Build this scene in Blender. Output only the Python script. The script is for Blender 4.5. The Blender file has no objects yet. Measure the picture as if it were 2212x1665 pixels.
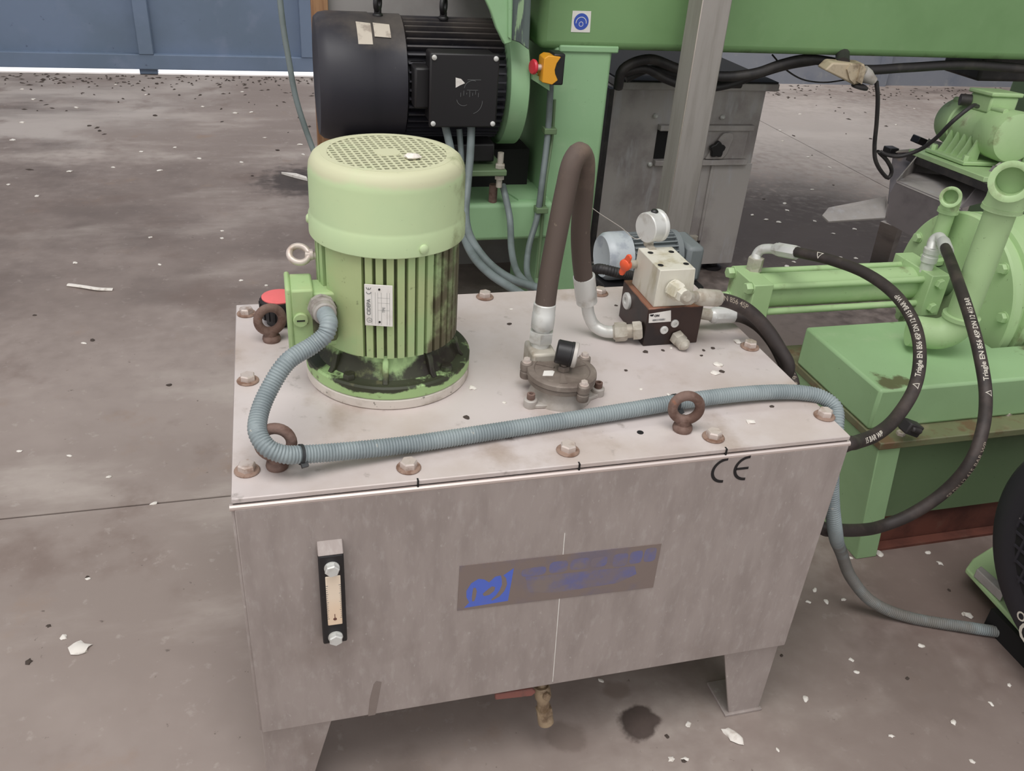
import bpy, bmesh, math, random
from mathutils import Vector, Matrix, Euler, noise as mnoise
from mathutils.geometry import tessellate_polygon
random.seed(7)
sc = bpy.context.scene
COL = sc.collection
V = Vector
PI = math.pi

# ------------------------------------------------------------------ camera
cam_d = bpy.data.cameras.new('camera'); cam = bpy.data.objects.new('camera', cam_d); COL.objects.link(cam)
right = V((0.96558, -0.25157, 0.06608)); up = V((0.07401, 0.50928, 0.85741)); fwd = V((0.24936, 0.82301, -0.51037))
cam.matrix_world = Matrix(((right.x, up.x, -fwd.x, 0.0735), (right.y, up.y, -fwd.y, -0.8060), (right.z, up.z, -fwd.z, 1.1851), (0, 0, 0, 1)))
cam_d.sensor_width = 36.0; cam_d.lens = 1866.73 / 2212 * 36.0; cam_d.clip_start = 0.02; cam_d.clip_end = 200
sc.camera = cam

# ------------------------------------------------------------------ world, lights, exposure
w = bpy.data.worlds.new('world'); sc.world = w; w.use_nodes = True
bg = w.node_tree.nodes['Background']; bg.inputs[0].default_value = (1.0, 0.995, 1.0, 1); bg.inputs[1].default_value = 1.0
def area(name, loc, target, size, power, col):
    d = bpy.data.lights.new(name, 'AREA'); d.shape = 'RECTANGLE'; d.size, d.size_y = size; d.energy = power; d.color = col
    o = bpy.data.objects.new(name, d); COL.objects.link(o); o.location = loc
    o.rotation_euler = (V(target) - V(loc)).to_track_quat('-Z', 'Y').to_euler(); return o
area('unseen_overhead_light', (-0.5, -0.7, 4.7), (0.1, 0.8, 0), (4.0, 2.2), 205, (1.0, 0.985, 0.97))
area('unseen_overhead_light', (3.0, 3.9, 4.7), (3.0, 6.9, 0.7), (6.0, 1.2), 240, (1.0, 0.97, 0.95))  # unseen lamp added to brighten the far right floor and wall
sun_d = bpy.data.lights.new('sun', 'SUN'); sun_d.energy = 5.0; sun_d.angle = 0.01
sun = bpy.data.objects.new('sun', sun_d); COL.objects.link(sun); sun.rotation_euler = (math.radians(-48), 0, 0)
sc.view_settings.view_transform = 'Standard'; sc.view_settings.look = 'None'
sc.view_settings.gamma = 1.0; sc.view_settings.use_curve_mapping = False; sc.view_settings.exposure = -0.18

# ------------------------------------------------------------------ materials
def S(r, g, b):
    f = lambda c: ((c / 255 + 0.055) / 1.055) ** 2.4 if c > 10 else c / 255 / 12.92
    return (f(r), f(g), f(b), 1)
def N(nt, t, **k):
    n = nt.nodes.new(t)
    for a, v in k.items():
        if a.startswith('i_'):
            key = a[2:]; n.inputs[int(key) if key.isdigit() else key].default_value = v
        else: setattr(n, a, v)
    return n
def math_n(nt, op, a, b=None, clamp=False):
    n = N(nt, 'ShaderNodeMath', operation=op, use_clamp=clamp)
    for i, x in enumerate((a, b)):
        if x is None: continue
        if isinstance(x, (int, float)): n.inputs[i].default_value = x
        else: nt.links.new(x, n.inputs[i])
    return n.outputs[0]
def ramp(nt, val, lo, hi):
    n = N(nt, 'ShaderNodeMapRange', interpolation_type='SMOOTHSTEP'); n.inputs['From Min'].default_value = lo; n.inputs['From Max'].default_value = hi
    nt.links.new(val, n.inputs['Value']); return n.outputs['Result']
def mat(name, col, rough=0.6, metal=0.0, layers=(), bump=0.0, bscale=60.0, spec=0.5, coat=0.0):
    """layers: (colour, dict(scale, stretch, lo, hi, zlo, zhi, amt, rough)) wear and dirt laid over the base colour by noise masks"""
    m = bpy.data.materials.new(name); m.use_nodes = True; nt = m.node_tree; L = nt.links
    b = nt.nodes['Principled BSDF']; b.inputs['Roughness'].default_value = rough; b.inputs['Metallic'].default_value = metal
    b.inputs['Specular IOR Level'].default_value = spec; b.inputs['Base Color'].default_value = col
    geo = N(nt, 'ShaderNodeNewGeometry'); pos = geo.outputs['Position']; cur = None; sep = None
    for i, (c2, p) in enumerate(layers):
        mp = N(nt, 'ShaderNodeMapping'); mp.inputs['Scale'].default_value = p.get('stretch', (1, 1, 1)); mp.inputs['Location'].default_value = (i * 3.7 + p.get('seed', 0), i * 1.3, i * 0.7)
        L.new(pos, mp.inputs['Vector'])
        nz = N(nt, 'ShaderNodeTexNoise'); nz.inputs['Scale'].default_value = p.get('scale', 8); nz.inputs['Detail'].default_value = p.get('detail', 6); nz.inputs['Roughness'].default_value = p.get('nr', 0.6)
        L.new(mp.outputs[0], nz.inputs['Vector'])
        f = nz.outputs['Fac']
        if 'zlo' in p:
            if sep is None: sep = N(nt, 'ShaderNodeSeparateXYZ'); L.new(pos, sep.inputs[0])
            z = ramp(nt, sep.outputs[p.get('ax', 2)], p['zlo'], p['zhi'])     # 0 at zlo .. 1 at zhi
            f = math_n(nt, 'ADD', f, math_n(nt, 'MULTIPLY', math_n(nt, 'SUBTRACT', z, 1.0), p.get('zk', 1.0)))
        mask = math_n(nt, 'MULTIPLY', ramp(nt, f, p.get('lo', 0.45), p.get('hi', 0.65)), p.get('amt', 1.0))
        if 'az' in p:
            pass
        mx = N(nt, 'ShaderNodeMix', data_type='RGBA'); L.new(mask, mx.inputs['Factor'])
        if cur is None: mx.inputs['A'].default_value = col
        else: L.new(cur, mx.inputs['A'])
        mx.inputs['B'].default_value = c2; cur = mx.outputs['Result']
    if cur is not None: L.new(cur, b.inputs['Base Color'])
    if bump:
        nz = N(nt, 'ShaderNodeTexNoise'); nz.inputs['Scale'].default_value = bscale; nz.inputs['Detail'].default_value = 5; L.new(pos, nz.inputs['Vector'])
        bp = N(nt, 'ShaderNodeBump'); bp.inputs['Strength'].default_value = bump; bp.inputs['Distance'].default_value = 0.004
        L.new(nz.outputs['Fac'], bp.inputs['Height']); L.new(bp.outputs[0], b.inputs['Normal'])
    return m
M = {}
def speck(c, scale=90, lo=0.66, hi=0.72, amt=0.8, **k): return (c, dict(scale=scale, lo=lo, hi=hi, amt=amt, **k))
M['tank'] = mat('brushed_tank_steel', S(166, 155, 150), 0.62, 0.15, [
    (S(150, 139, 134), dict(scale=7, stretch=(4, 1, 1), lo=.38, hi=.68, amt=.8)),
    (S(182, 174, 170), dict(scale=60, stretch=(1.6, 1, 0.6), lo=.5, hi=.72, amt=.45)),
    (S(122, 108, 100), dict(scale=3.2, lo=.55, hi=.75, amt=.55)),
    speck(S(206, 199, 195), 150, .63, .74, .5, stretch=(1, 1, .5))], bump=.05)
M['lid'] = mat('lid_steel', S(206, 196, 193), 0.5, 0.1, [
    (S(190, 176, 168), dict(scale=5, lo=.42, hi=.68, amt=.8)),
    (S(158, 138, 122), dict(scale=7, lo=.53, hi=.74, amt=.75)),
    (S(120, 108, 100), dict(scale=26, lo=.62, hi=.75, amt=.65)),
    speck(S(70, 62, 56), 130, .72, .76, .8)], bump=.03)
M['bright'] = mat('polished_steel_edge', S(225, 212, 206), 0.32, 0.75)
M['zinc'] = mat('zinc_fitting', S(212, 212, 208), 0.42, 0.22, [(S(160, 152, 140), dict(scale=40, lo=.5, hi=.75, amt=.6))], bump=.04)
M['zincdirty'] = mat('dirty_zinc_fitting', S(188, 182, 170), 0.5, 0.2, [(S(140, 124, 104), dict(scale=30, lo=.45, hi=.7, amt=.7))], bump=.06)
M['bolt'] = mat('bolt_steel', S(205, 192, 184), 0.45, 0.35, [(S(150, 118, 96), dict(scale=60, lo=.5, hi=.7, amt=.7))])
M['rust'] = mat('rusty_steel', S(124, 101, 92), 0.85, 0.1, [(S(96, 72, 62), dict(scale=40, lo=.42, hi=.65)), (S(150, 98, 72), dict(scale=70, lo=.6, hi=.75, amt=.7))], bump=.3, bscale=180)
M['washer'] = mat('rusty_washer', S(150, 126, 112), 0.8, 0.1, [(S(118, 90, 74), dict(scale=70, lo=.45, hi=.65))], bump=.15)
G1 = S(178, 200, 150); G2 = S(150, 178, 126)
dust = S(214, 206, 182)
M['mcover'] = mat('pale_green_cover_paint', S(190, 208, 162), 0.6, 0, [
    (S(184, 205, 160), dict(scale=6, lo=.4, hi=.7)), (S(196, 194, 162), dict(scale=7, lo=.26, hi=.5, zlo=.825, zhi=.868, zk=1.0, amt=.9)),
    (S(132, 138, 98), dict(scale=16, lo=.44, hi=.66, zlo=.235, zhi=.3, zk=.5, ax=0, amt=.85)),
    speck(S(96, 100, 70), 120, .68, .74, .6)], bump=.05)
M['mbody'] = mat('green_motor_paint', S(160, 186, 132), 0.6, 0, [
    (S(176, 184, 134), dict(scale=9, lo=.45, hi=.7, amt=.7)),
    (S(84, 72, 56), dict(scale=12, lo=.36, hi=.54, zlo=.225, zhi=.268, zk=.6, ax=0, amt=.92)),
    speck(S(92, 96, 68), 90, .64, .72, .6)], bump=.08)
M['mgap'] = mat('dirty_shaded_green_between_fins', S(92, 98, 66), 0.7, 0, [(S(56, 54, 38), dict(scale=14, lo=.4, hi=.62)), (S(48, 40, 30), dict(scale=10, lo=.36, hi=.54, zlo=.22, zhi=.26, zk=.6, ax=0))])  # fin gap dirt, made darker to paint in shade between the fins
M['mbase'] = mat('oily_green_motor_paint', S(152, 180, 124), 0.55, 0, [
    (S(42, 38, 28), dict(scale=15, lo=.35, hi=.47, zlo=.645, zhi=.606, zk=.40, amt=.97)),
    (S(36, 30, 24), dict(scale=9, lo=.36, hi=.5, zlo=.205, zhi=.258, zk=.5, ax=0, amt=.95)),
    (S(110, 116, 76), dict(scale=50, lo=.55, hi=.7, amt=.6))], bump=.15)
M['mflange'] = mat('green_flange_paint', S(160, 190, 130), 0.55, 0, [
    (S(36, 33, 22), dict(scale=22, lo=.34, hi=.44, zlo=.584, zhi=.5955, zk=.3, amt=.96)), (S(90, 88, 60), dict(scale=60, lo=.6, hi=.7, amt=.7))], bump=.12)
M['mplate'] = mat('pale_adapter_plate', S(214, 205, 196), 0.6, 0, [(S(160, 150, 136), dict(scale=14, lo=.5, hi=.7)), speck(S(70, 62, 50), 90, .64, .7)], bump=.08)
def green(nm, base, dark, light, **k):
    return mat(nm, base, 0.5, 0, [(dark, dict(scale=3, lo=.42, hi=.72, amt=.8)), (light, dict(scale=11, lo=.56, hi=.78, amt=.6)), speck(S(64, 74, 50), 110, .68, .74, .7)] + k.get('extra', []), bump=.03)
M['green'] = green('machine_green_paint', S(146, 184, 140), S(134, 172, 126), S(166, 196, 156))
M['greenbeam'] = green('beam_green_paint', S(119, 154, 104), S(109, 144, 94), S(127, 158, 112), extra=[(S(66, 66, 44), dict(scale=9, lo=.42, hi=.66, zlo=.86, zhi=.77, zk=.5, amt=.8))])
M['greenbase'] = green('base_green_paint', S(156, 190, 142), S(144, 176, 128), S(180, 200, 160), extra=[(S(86, 74, 48), dict(scale=8, lo=.58, hi=.66, zlo=.385, zhi=.392, zk=.5, amt=.85))])
M['greenpump'] = green('pump_green_paint', S(174, 202, 150), S(160, 190, 136), S(198, 210, 172), extra=[(S(120, 116, 82), dict(scale=14, lo=.58, hi=.74, amt=.7))])
M['greenoil'] = green('oily_green_ledge', S(120, 124, 92), S(96, 90, 66), S(170, 150, 130), extra=[(S(112, 84, 62), dict(scale=20, lo=.5, hi=.65, amt=.8))])
M['greendark'] = green('dull_green_paint', S(104, 126, 92), S(90, 112, 78), S(120, 140, 106))
M['scrape'] = mat('scraped_green_paint', S(88, 100, 96), 0.6, 0, [(S(70, 78, 78), dict(scale=10, stretch=(3, 3, .4), lo=.4, hi=.6)), (S(140, 166, 128), dict(scale=18, stretch=(4, 4, .5), lo=.54, hi=.62))])
M['redbase'] = mat('red_brown_primer', S(112, 66, 54), 0.75, 0, [(S(84, 48, 40), dict(scale=10, lo=.4, hi=.65)), (S(120, 92, 78), dict(scale=20, lo=.55, hi=.75, amt=.6))], bump=.1)
M['black'] = mat('black_motor_paint', S(44, 43, 50), 0.5, 0, [(S(98, 90, 84), dict(scale=5, lo=.34, hi=.66, zlo=.7, zhi=.85, zk=.45, amt=.8)), speck(S(110, 104, 100), 70, .7, .75, .6)], bump=.04)
M['blackplain'] = mat('black_plastic', S(28, 26, 28), 0.45, 0, [speck(S(90, 84, 80), 120, .7, .75, .5)])
M['blackfan'] = mat('black_fan_cover_paint', S(46, 44, 50), 0.5, 0, [(S(86, 82, 82), dict(scale=6, lo=.45, hi=.65, zlo=.33, zhi=.47, zk=.5, amt=.85)), speck(S(170, 162, 156), 60, .7, .74, .7)], bump=.06)
M['rubber'] = mat('black_hose_rubber', S(50, 43, 41), 0.6, 0, [(S(72, 62, 58), dict(scale=25, lo=.4, hi=.7)), speck(S(120, 108, 98), 120, .7, .76, .6)])
M['rubberdusty'] = mat('dusty_brown_hose_rubber', S(86, 73, 66), 0.75, 0, [(S(122, 104, 90), dict(scale=12, lo=.42, hi=.66, zlo=.72, zhi=.86, zk=.4, amt=.8)), speck(S(150, 136, 120), 130, .68, .75, .5)], bump=.05)
M['print'] = mat('white_hose_print', S(205, 198, 186), 0.7)
M['printdim'] = mat('worn_hose_print', S(150, 138, 124), 0.7)
M['conduit'] = mat('grey_blue_conduit', S(142, 152, 154), 0.5, 0, [(S(124, 134, 137), dict(scale=14, lo=.42, hi=.65)), speck(S(190, 186, 176), 60, .66, .72, .7), (S(118, 112, 105), dict(scale=12, lo=.3, hi=.6, zlo=.5, zhi=.2, zk=.6, amt=.85))])
M['gland'] = mat('grey_gland_plastic', S(158, 152, 146), 0.6, 0, [(S(120, 112, 104), dict(scale=30, lo=.45, hi=.65))])
M['cable'] = mat('grey_cable_sheath', S(116, 126, 126), 0.5, 0, [(S(98, 108, 106), dict(scale=12, lo=.4, hi=.65))])
M['cabledark'] = mat('black_cable_sheath', S(46, 43, 44), 0.55, 0, [(S(62, 58, 56), dict(scale=20, lo=.45, hi=.65))])
M['cast'] = mat('dusty_cast_aluminium', S(128, 117, 108), 0.6, 0.15, [(S(104, 92, 84), dict(scale=18, lo=.42, hi=.65)), (S(160, 150, 140), dict(scale=30, lo=.6, hi=.75, amt=.6))], bump=.06)
M['castlight'] = mat('pale_cast_aluminium', S(188, 182, 176), 0.55, 0.15, [(S(160, 150, 140), dict(scale=16, lo=.45, hi=.7)), speck(S(90, 80, 72), 110, .68, .73)], bump=.06)
M['blockbrown'] = mat('oily_brown_block', S(54, 35, 29), 0.42, 0.1, [(S(34, 26, 26), dict(scale=16, lo=.4, hi=.62)), (S(150, 104, 82), dict(scale=14, lo=.34, hi=.55, zlo=.619, zhi=.629, zk=.8, amt=.85))], bump=.04)
M['blockalu'] = mat('aluminium_valve_block', S(214, 210, 196), 0.5, 0.08, [(S(176, 166, 136), dict(scale=14, stretch=(2, 2, .5), lo=.46, hi=.7)), (S(228, 224, 216), dict(scale=10, lo=.4, hi=.6, zlo=.684, zhi=.689, zk=.8, amt=.9))], bump=.04)
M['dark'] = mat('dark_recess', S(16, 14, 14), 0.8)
M['orange'] = mat('orange_plastic', S(236, 96, 58), 0.45)
M['redcap'] = mat('faded_red_plastic', S(232, 112, 112), 0.6, 0, [(S(206, 92, 92), dict(scale=30, lo=.5, hi=.7, amt=.7))])
M['redbtn'] = mat('red_button_plastic', S(206, 52, 66), 0.4)
M['yellow'] = mat('yellow_plastic', S(226, 158, 40), 0.45)
M['white'] = mat('white_label', S(226, 222, 216), 0.6, 0, [(S(200, 192, 182), dict(scale=40, lo=.5, hi=.7, amt=.6))])
M['paper'] = mat('yellowed_label', S(196, 186, 172), 0.7, 0, [(S(160, 148, 136), dict(scale=30, lo=.5, hi=.68))])
M['ink'] = mat('grey_ink', S(110, 112, 112), 0.6)
M['blackink'] = mat('black_ink', S(24, 22, 24), 0.5)
M['blueink'] = mat('blue_print', S(56, 84, 176), 0.5)
M['bluelogo'] = mat('blue_plate_print', S(84, 108, 200), 0.55, 0, [(S(100, 112, 180), dict(scale=30, lo=.5, hi=.7, amt=.6))])
M['bluefade'] = mat('faded_blue_print', S(122, 112, 120), 0.6, 0, [(S(104, 106, 150), dict(scale=34, lo=.40, hi=.66)), (S(130, 118, 114), dict(scale=12, lo=.56, hi=.7))])
M['plate'] = mat('bare_nameplate', S(132, 118, 112), 0.5, 0.1, [(S(120, 112, 124), dict(scale=12, lo=.45, hi=.65))])
M['damp'] = mat('damp_steel', S(136, 124, 118), 0.4, 0.1, [(S(128, 117, 112), dict(scale=20, lo=.4, hi=.65))])
M['amber'] = mat('amber_gauge_window', S(240, 222, 200), 0.35, 0, [(S(238, 212, 184), dict(scale=6, lo=.3, hi=.6, zlo=.44, zhi=.37, zk=.5))])
M['brass'] = mat('dirty_brass', S(168, 148, 122), 0.5, 0.35, [(S(120, 100, 80), dict(scale=40, lo=.48, hi=.68))], bump=.06)
M['handlered'] = mat('worn_red_handle', S(138, 88, 80), 0.7, 0, [(S(112, 82, 74), dict(scale=50, lo=.5, hi=.7))])
M['inox'] = mat('dull_stainless', S(178, 172, 168), 0.55, 0.08, [(S(142, 134, 132), dict(scale=4, lo=.42, hi=.68)), (S(182, 180, 182), dict(scale=12, stretch=(3, 3, .6), lo=.52, hi=.72, amt=.7)), speck(S(84, 76, 72), 50, .72, .76, .7)])
M['inoxdark'] = mat('dark_chute_steel', S(122, 115, 116), 0.55, 0.1, [(S(98, 92, 94), dict(scale=6, lo=.42, hi=.66)), (S(140, 120, 104), dict(scale=10, lo=.6, hi=.74, amt=.6))])  # darker steel tone for the front, back and one side panel
M['post'] = mat('grey_post_steel', S(158, 152, 147), 0.6, 0.15, [(S(144, 138, 132), dict(scale=7, stretch=(5, 5, .5), lo=.42, hi=.68)), speck(S(190, 184, 178), 60, .72, .76, .7)])
M['greypaint'] = mat('blue_grey_motor_paint', S(188, 194, 198), 0.35, 0, [(S(164, 170, 178), dict(scale=20, lo=.48, hi=.62))])
M['greyfin'] = mat('dark_grey_fin_paint', S(126, 132, 134), 0.55)
M['wood'] = mat('orange_wood', S(160, 122, 88), 0.75, 0, [(S(138, 100, 70), dict(scale=10, stretch=(8, 8, .6), lo=.42, hi=.62))])
M['board'] = mat('grey_sheet', S(150, 146, 144), 0.7, 0, [(S(136, 130, 128), dict(scale=4, lo=.45, hi=.7))])
M['door'] = mat('blue_door_paint', S(112, 128, 152), 0.6, 0, [(S(104, 120, 140), dict(scale=2, lo=.42, hi=.68)), (S(124, 136, 158), dict(scale=6, lo=.55, hi=.75, amt=.6)), (S(66, 74, 98), dict(scale=14, lo=.66, hi=.74, amt=.8))])
M['wall'] = mat('grey_blue_wall', S(138, 142, 152), 0.7, 0, [(S(122, 128, 142), dict(scale=3, lo=.42, hi=.68)), (S(160, 160, 162), dict(scale=10, lo=.58, hi=.74, amt=.7))])
M['ceiling'] = mat('ceiling_sheet', S(170, 170, 168), 0.8)
M['flake'] = mat('white_plaster_flake', S(228, 222, 214), 0.85, 0, [(S(196, 186, 176), dict(scale=60, lo=.5, hi=.7))])
M['litter'] = mat('dark_litter', S(70, 60, 54), 0.9)
M['beige'] = mat('beige_plastic', S(186, 170, 146), 0.55, 0, [(S(132, 116, 96), dict(scale=24, lo=.46, hi=.66))])
M['tie'] = mat('black_cable_tie', S(44, 46, 48), 0.5)
M['web'] = mat('pale_thread', S(200, 194, 186), 0.8)
M['outdoor'] = mat('outdoor_concrete', S(232, 232, 236), 0.9)

def floor_mat():
    m = mat('stained_shaded_concrete', S(160, 147, 140), 0.72, 0, [
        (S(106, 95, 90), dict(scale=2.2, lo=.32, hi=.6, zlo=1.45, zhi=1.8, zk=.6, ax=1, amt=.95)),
        (S(184, 174, 167), dict(scale=1.3, stretch=(.5, 1.6, 1), lo=.36, hi=.62, zlo=2.6, zhi=3.7, zk=.5, ax=1, amt=.95)),
        (S(142, 129, 122), dict(scale=1.1, lo=.40, hi=.62, amt=.9)),
        (S(180, 169, 161), dict(scale=2.3, stretch=(.6, 1.4, 1), lo=.52, hi=.72, amt=.8)),
        (S(122, 106, 98), dict(scale=3.4, lo=.56, hi=.74, amt=.75)),
        (S(150, 126, 108), dict(scale=5.5, lo=.6, hi=.76, amt=.5)),
        (S(186, 176, 168), dict(scale=38, lo=.6, hi=.72, amt=.35)),
        (S(84, 72, 66), dict(scale=55, lo=.68, hi=.74, amt=.7))], bump=.12, bscale=45)
    nt = m.node_tree; L = nt.links; b = nt.nodes['Principled BSDF']; cur = b.inputs['Base Color'].links[0].from_socket
    geo = N(nt, 'ShaderNodeNewGeometry')
    nz = N(nt, 'ShaderNodeTexNoise'); nz.inputs['Scale'].default_value = 22; nz.inputs['Detail'].default_value = 5; L.new(geo.outputs['Position'], nz.inputs['Vector'])
    # oil spots, damp patches and shade painted on the floor behind the pump: x, y, radius, softness, strength, colour
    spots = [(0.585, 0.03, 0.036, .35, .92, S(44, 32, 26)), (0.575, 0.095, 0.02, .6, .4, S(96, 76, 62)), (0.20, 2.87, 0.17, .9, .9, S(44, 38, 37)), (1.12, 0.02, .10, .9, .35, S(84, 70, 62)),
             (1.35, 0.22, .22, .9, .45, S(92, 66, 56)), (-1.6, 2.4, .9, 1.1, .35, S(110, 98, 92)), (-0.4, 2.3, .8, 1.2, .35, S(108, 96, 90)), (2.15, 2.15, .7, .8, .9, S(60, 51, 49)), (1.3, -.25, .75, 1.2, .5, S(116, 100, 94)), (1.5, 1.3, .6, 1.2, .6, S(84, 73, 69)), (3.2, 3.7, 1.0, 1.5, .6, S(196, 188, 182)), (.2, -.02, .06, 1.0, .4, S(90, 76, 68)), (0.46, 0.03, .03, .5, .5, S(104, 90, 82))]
    for x, y, r, soft, amt, c in spots:
        d = N(nt, 'ShaderNodeVectorMath', operation='DISTANCE'); L.new(geo.outputs['Position'], d.inputs[0]); d.inputs[1].default_value = (x, y, 0)
        v = math_n(nt, 'ADD', math_n(nt, 'DIVIDE', d.outputs['Value'], r), math_n(nt, 'MULTIPLY', math_n(nt, 'SUBTRACT', nz.outputs['Fac'], .5), 1.6))
        n = N(nt, 'ShaderNodeMapRange', interpolation_type='SMOOTHSTEP'); n.inputs['From Min'].default_value = 1 + soft * .5; n.inputs['From Max'].default_value = 1 - soft * .5
        L.new(v, n.inputs['Value'])
        mx = N(nt, 'ShaderNodeMix', data_type='RGBA'); L.new(math_n(nt, 'MULTIPLY', n.outputs['Result'], amt), mx.inputs['Factor'])
        L.new(cur, mx.inputs['A']); mx.inputs['B'].default_value = c; cur = mx.outputs['Result']
    L.new(cur, b.inputs['Base Color'])
    return m
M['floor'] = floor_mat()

# ------------------------------------------------------------------ geometry helpers
def rot_to(d): return V(d).normalized().to_track_quat('Z', 'Y').to_matrix().to_4x4()
def box(bm, x0, x1, y0, y1, z0, z1, mx=None):
    vs = [bm.verts.new((x, y, z)) for x in (x0, x1) for y in (y0, y1) for z in (z0, z1)]
    for f in ((0, 1, 3, 2), (4, 6, 7, 5), (0, 4, 5, 1), (2, 3, 7, 6), (0, 2, 6, 4), (1, 5, 7, 3)): bm.faces.new([vs[i] for i in f])
    if mx is not None: bmesh.ops.transform(bm, matrix=mx, verts=vs)
    return vs
def prism(bm, pts, vec):
    a = [bm.verts.new(p) for p in pts]; b = [bm.verts.new(V(p) + V(vec)) for p in pts]; n = len(a)
    bm.faces.new(a); bm.faces.new(b[::-1])
    for i in range(n): bm.faces.new((a[i], b[i], b[(i + 1) % n], a[(i + 1) % n]))
def lathe(bm, prof, base, axis=(0, 0, 1), seg=32, cap0=True, cap1=True, phase=0.0):
    mx = Matrix.Translation(V(base)) @ rot_to(axis); rings = []
    for r, h in prof:
        if r < 1e-6: rings.append([bm.verts.new(mx @ V((0, 0, h)))])
        else: rings.append([bm.verts.new(mx @ V((r * math.cos(phase + 2 * PI * i / seg), r * math.sin(phase + 2 * PI * i / seg), h))) for i in range(seg)])
    for a, b in zip(rings, rings[1:]):
        for i in range(seg):
            j = (i + 1) % seg
            if len(a) == 1 and len(b) == 1: continue
            if len(a) == 1: bm.faces.new((a[0], b[i], b[j]))
            elif len(b) == 1: bm.faces.new((a[i], a[j], b[0]))
            else: bm.faces.new((a[i], a[j], b[j], b[i]))
    if cap0 and len(rings[0]) > 2: bm.faces.new(rings[0][::-1])
    if cap1 and len(rings[-1]) > 2: bm.faces.new(rings[-1])
def cyl(bm, p0, p1, r, seg=20, r1=None):
    p0, p1 = V(p0), V(p1); lathe(bm, [(r, 0), (r if r1 is None else r1, (p1 - p0).length)], p0, p1 - p0, seg)
def torus(bm, c, axis, R, r, s1=28, s2=12):
    mx = Matrix.Translation(V(c)) @ rot_to(axis); g = []
    for i in range(s1):
        a = 2 * PI * i / s1
        g.append([bm.verts.new(mx @ V(((R + r * math.cos(2 * PI * j / s2)) * math.cos(a), (R + r * math.cos(2 * PI * j / s2)) * math.sin(a), r * math.sin(2 * PI * j / s2)))) for j in range(s2)])
    for i in range(s1):
        for j in range(s2): bm.faces.new((g[i][j], g[(i + 1) % s1][j], g[(i + 1) % s1][(j + 1) % s2], g[i][(j + 1) % s2]))
def smooth(pts, step=0.01):
    P = [V(p) for p in pts]; P = [P[0] * 2 - P[1]] + P + [P[-1] * 2 - P[-2]]; dense = []
    for i in range(1, len(P) - 2):
        p0, p1, p2, p3 = P[i - 1:i + 3]
        d = [max(1e-5, (b - a).length ** .5) for a, b in ((p0, p1), (p1, p2), (p2, p3))]
        t0, t1 = 0, d[0]; t2 = t1 + d[1]; t3 = t2 + d[2]
        for k in range(24):
            t = t1 + (t2 - t1) * k / 24
            a1 = p0 * ((t1 - t) / (t1 - t0)) + p1 * ((t - t0) / (t1 - t0)); a2 = p1 * ((t2 - t) / (t2 - t1)) + p2 * ((t - t1) / (t2 - t1)); a3 = p2 * ((t3 - t) / (t3 - t2)) + p3 * ((t - t2) / (t3 - t2))
            b1 = a1 * ((t2 - t) / (t2 - t0)) + a2 * ((t - t0) / (t2 - t0)); b2 = a2 * ((t3 - t) / (t3 - t1)) + a3 * ((t - t1) / (t3 - t1))
            dense.append(b1 * ((t2 - t) / (t2 - t1)) + b2 * ((t - t1) / (t2 - t1)))
    dense.append(P[-2]); L = [0]
    for a, b in zip(dense, dense[1:]): L.append(L[-1] + (b - a).length)
    n = max(2, int(L[-1] / step)); out = []; k = 0
    for i in range(n + 1):
        s = L[-1] * i / n
        while k < len(L) - 2 and L[k + 1] < s: k += 1
        out.append(dense[k].lerp(dense[k + 1], (s - L[k]) / max(1e-9, L[k + 1] - L[k])))
    return out
def tube(bm, pts, r, seg=14, prof=None, caps=True):
    """sweep a circle along pts; prof gives a radius factor per point"""
    n = len(pts); T = [(pts[min(i + 1, n - 1)] - pts[max(i - 1, 0)]).normalized() for i in range(n)]
    u = T[0].orthogonal().normalized(); rings = []
    for i in range(n):
        u = (u - T[i] * u.dot(T[i])).normalized(); v = T[i].cross(u); rr = r * (prof[i] if prof else 1)
        rings.append([bm.verts.new(pts[i] + u * (rr * math.cos(2 * PI * k / seg)) + v * (rr * math.sin(2 * PI * k / seg))) for k in range(seg)])
    for a, b in zip(rings, rings[1:]):
        for k in range(seg): bm.faces.new((a[k], a[(k + 1) % seg], b[(k + 1) % seg], b[k]))
    if caps: bm.faces.new(rings[0][::-1]); bm.faces.new(rings[-1])
def ribbed(bm, pts, r, pitch, seg=16, depth=.12):
    P = smooth(pts, pitch / 4); tube(bm, P, r, seg, [1 - depth * (0, .35, 1, .35)[i % 4] for i in range(len(P))])
    return P
def hexhead(bm, c, axis, r, h, phase=0.3):
    lathe(bm, [(r, 0), (r, h * .8), (r * .86, h)], c, axis, 6, phase=phase)
def blob(bm, c, r, sc=(1, 1, 1), seed=0, rough=.35, sub=2, mx=None):
    res = bmesh.ops.create_icosphere(bm, subdivisions=sub, radius=1)
    for v in res['verts']:
        k = 1 + rough * mnoise.noise(v.co * 1.7 + V((seed * 3.1, seed, 0)))
        v.co = V((v.co.x * sc[0], v.co.y * sc[1], v.co.z * sc[2])) * (k * r)
        if mx is not None: v.co = mx @ v.co
        v.co += V(c)

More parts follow.
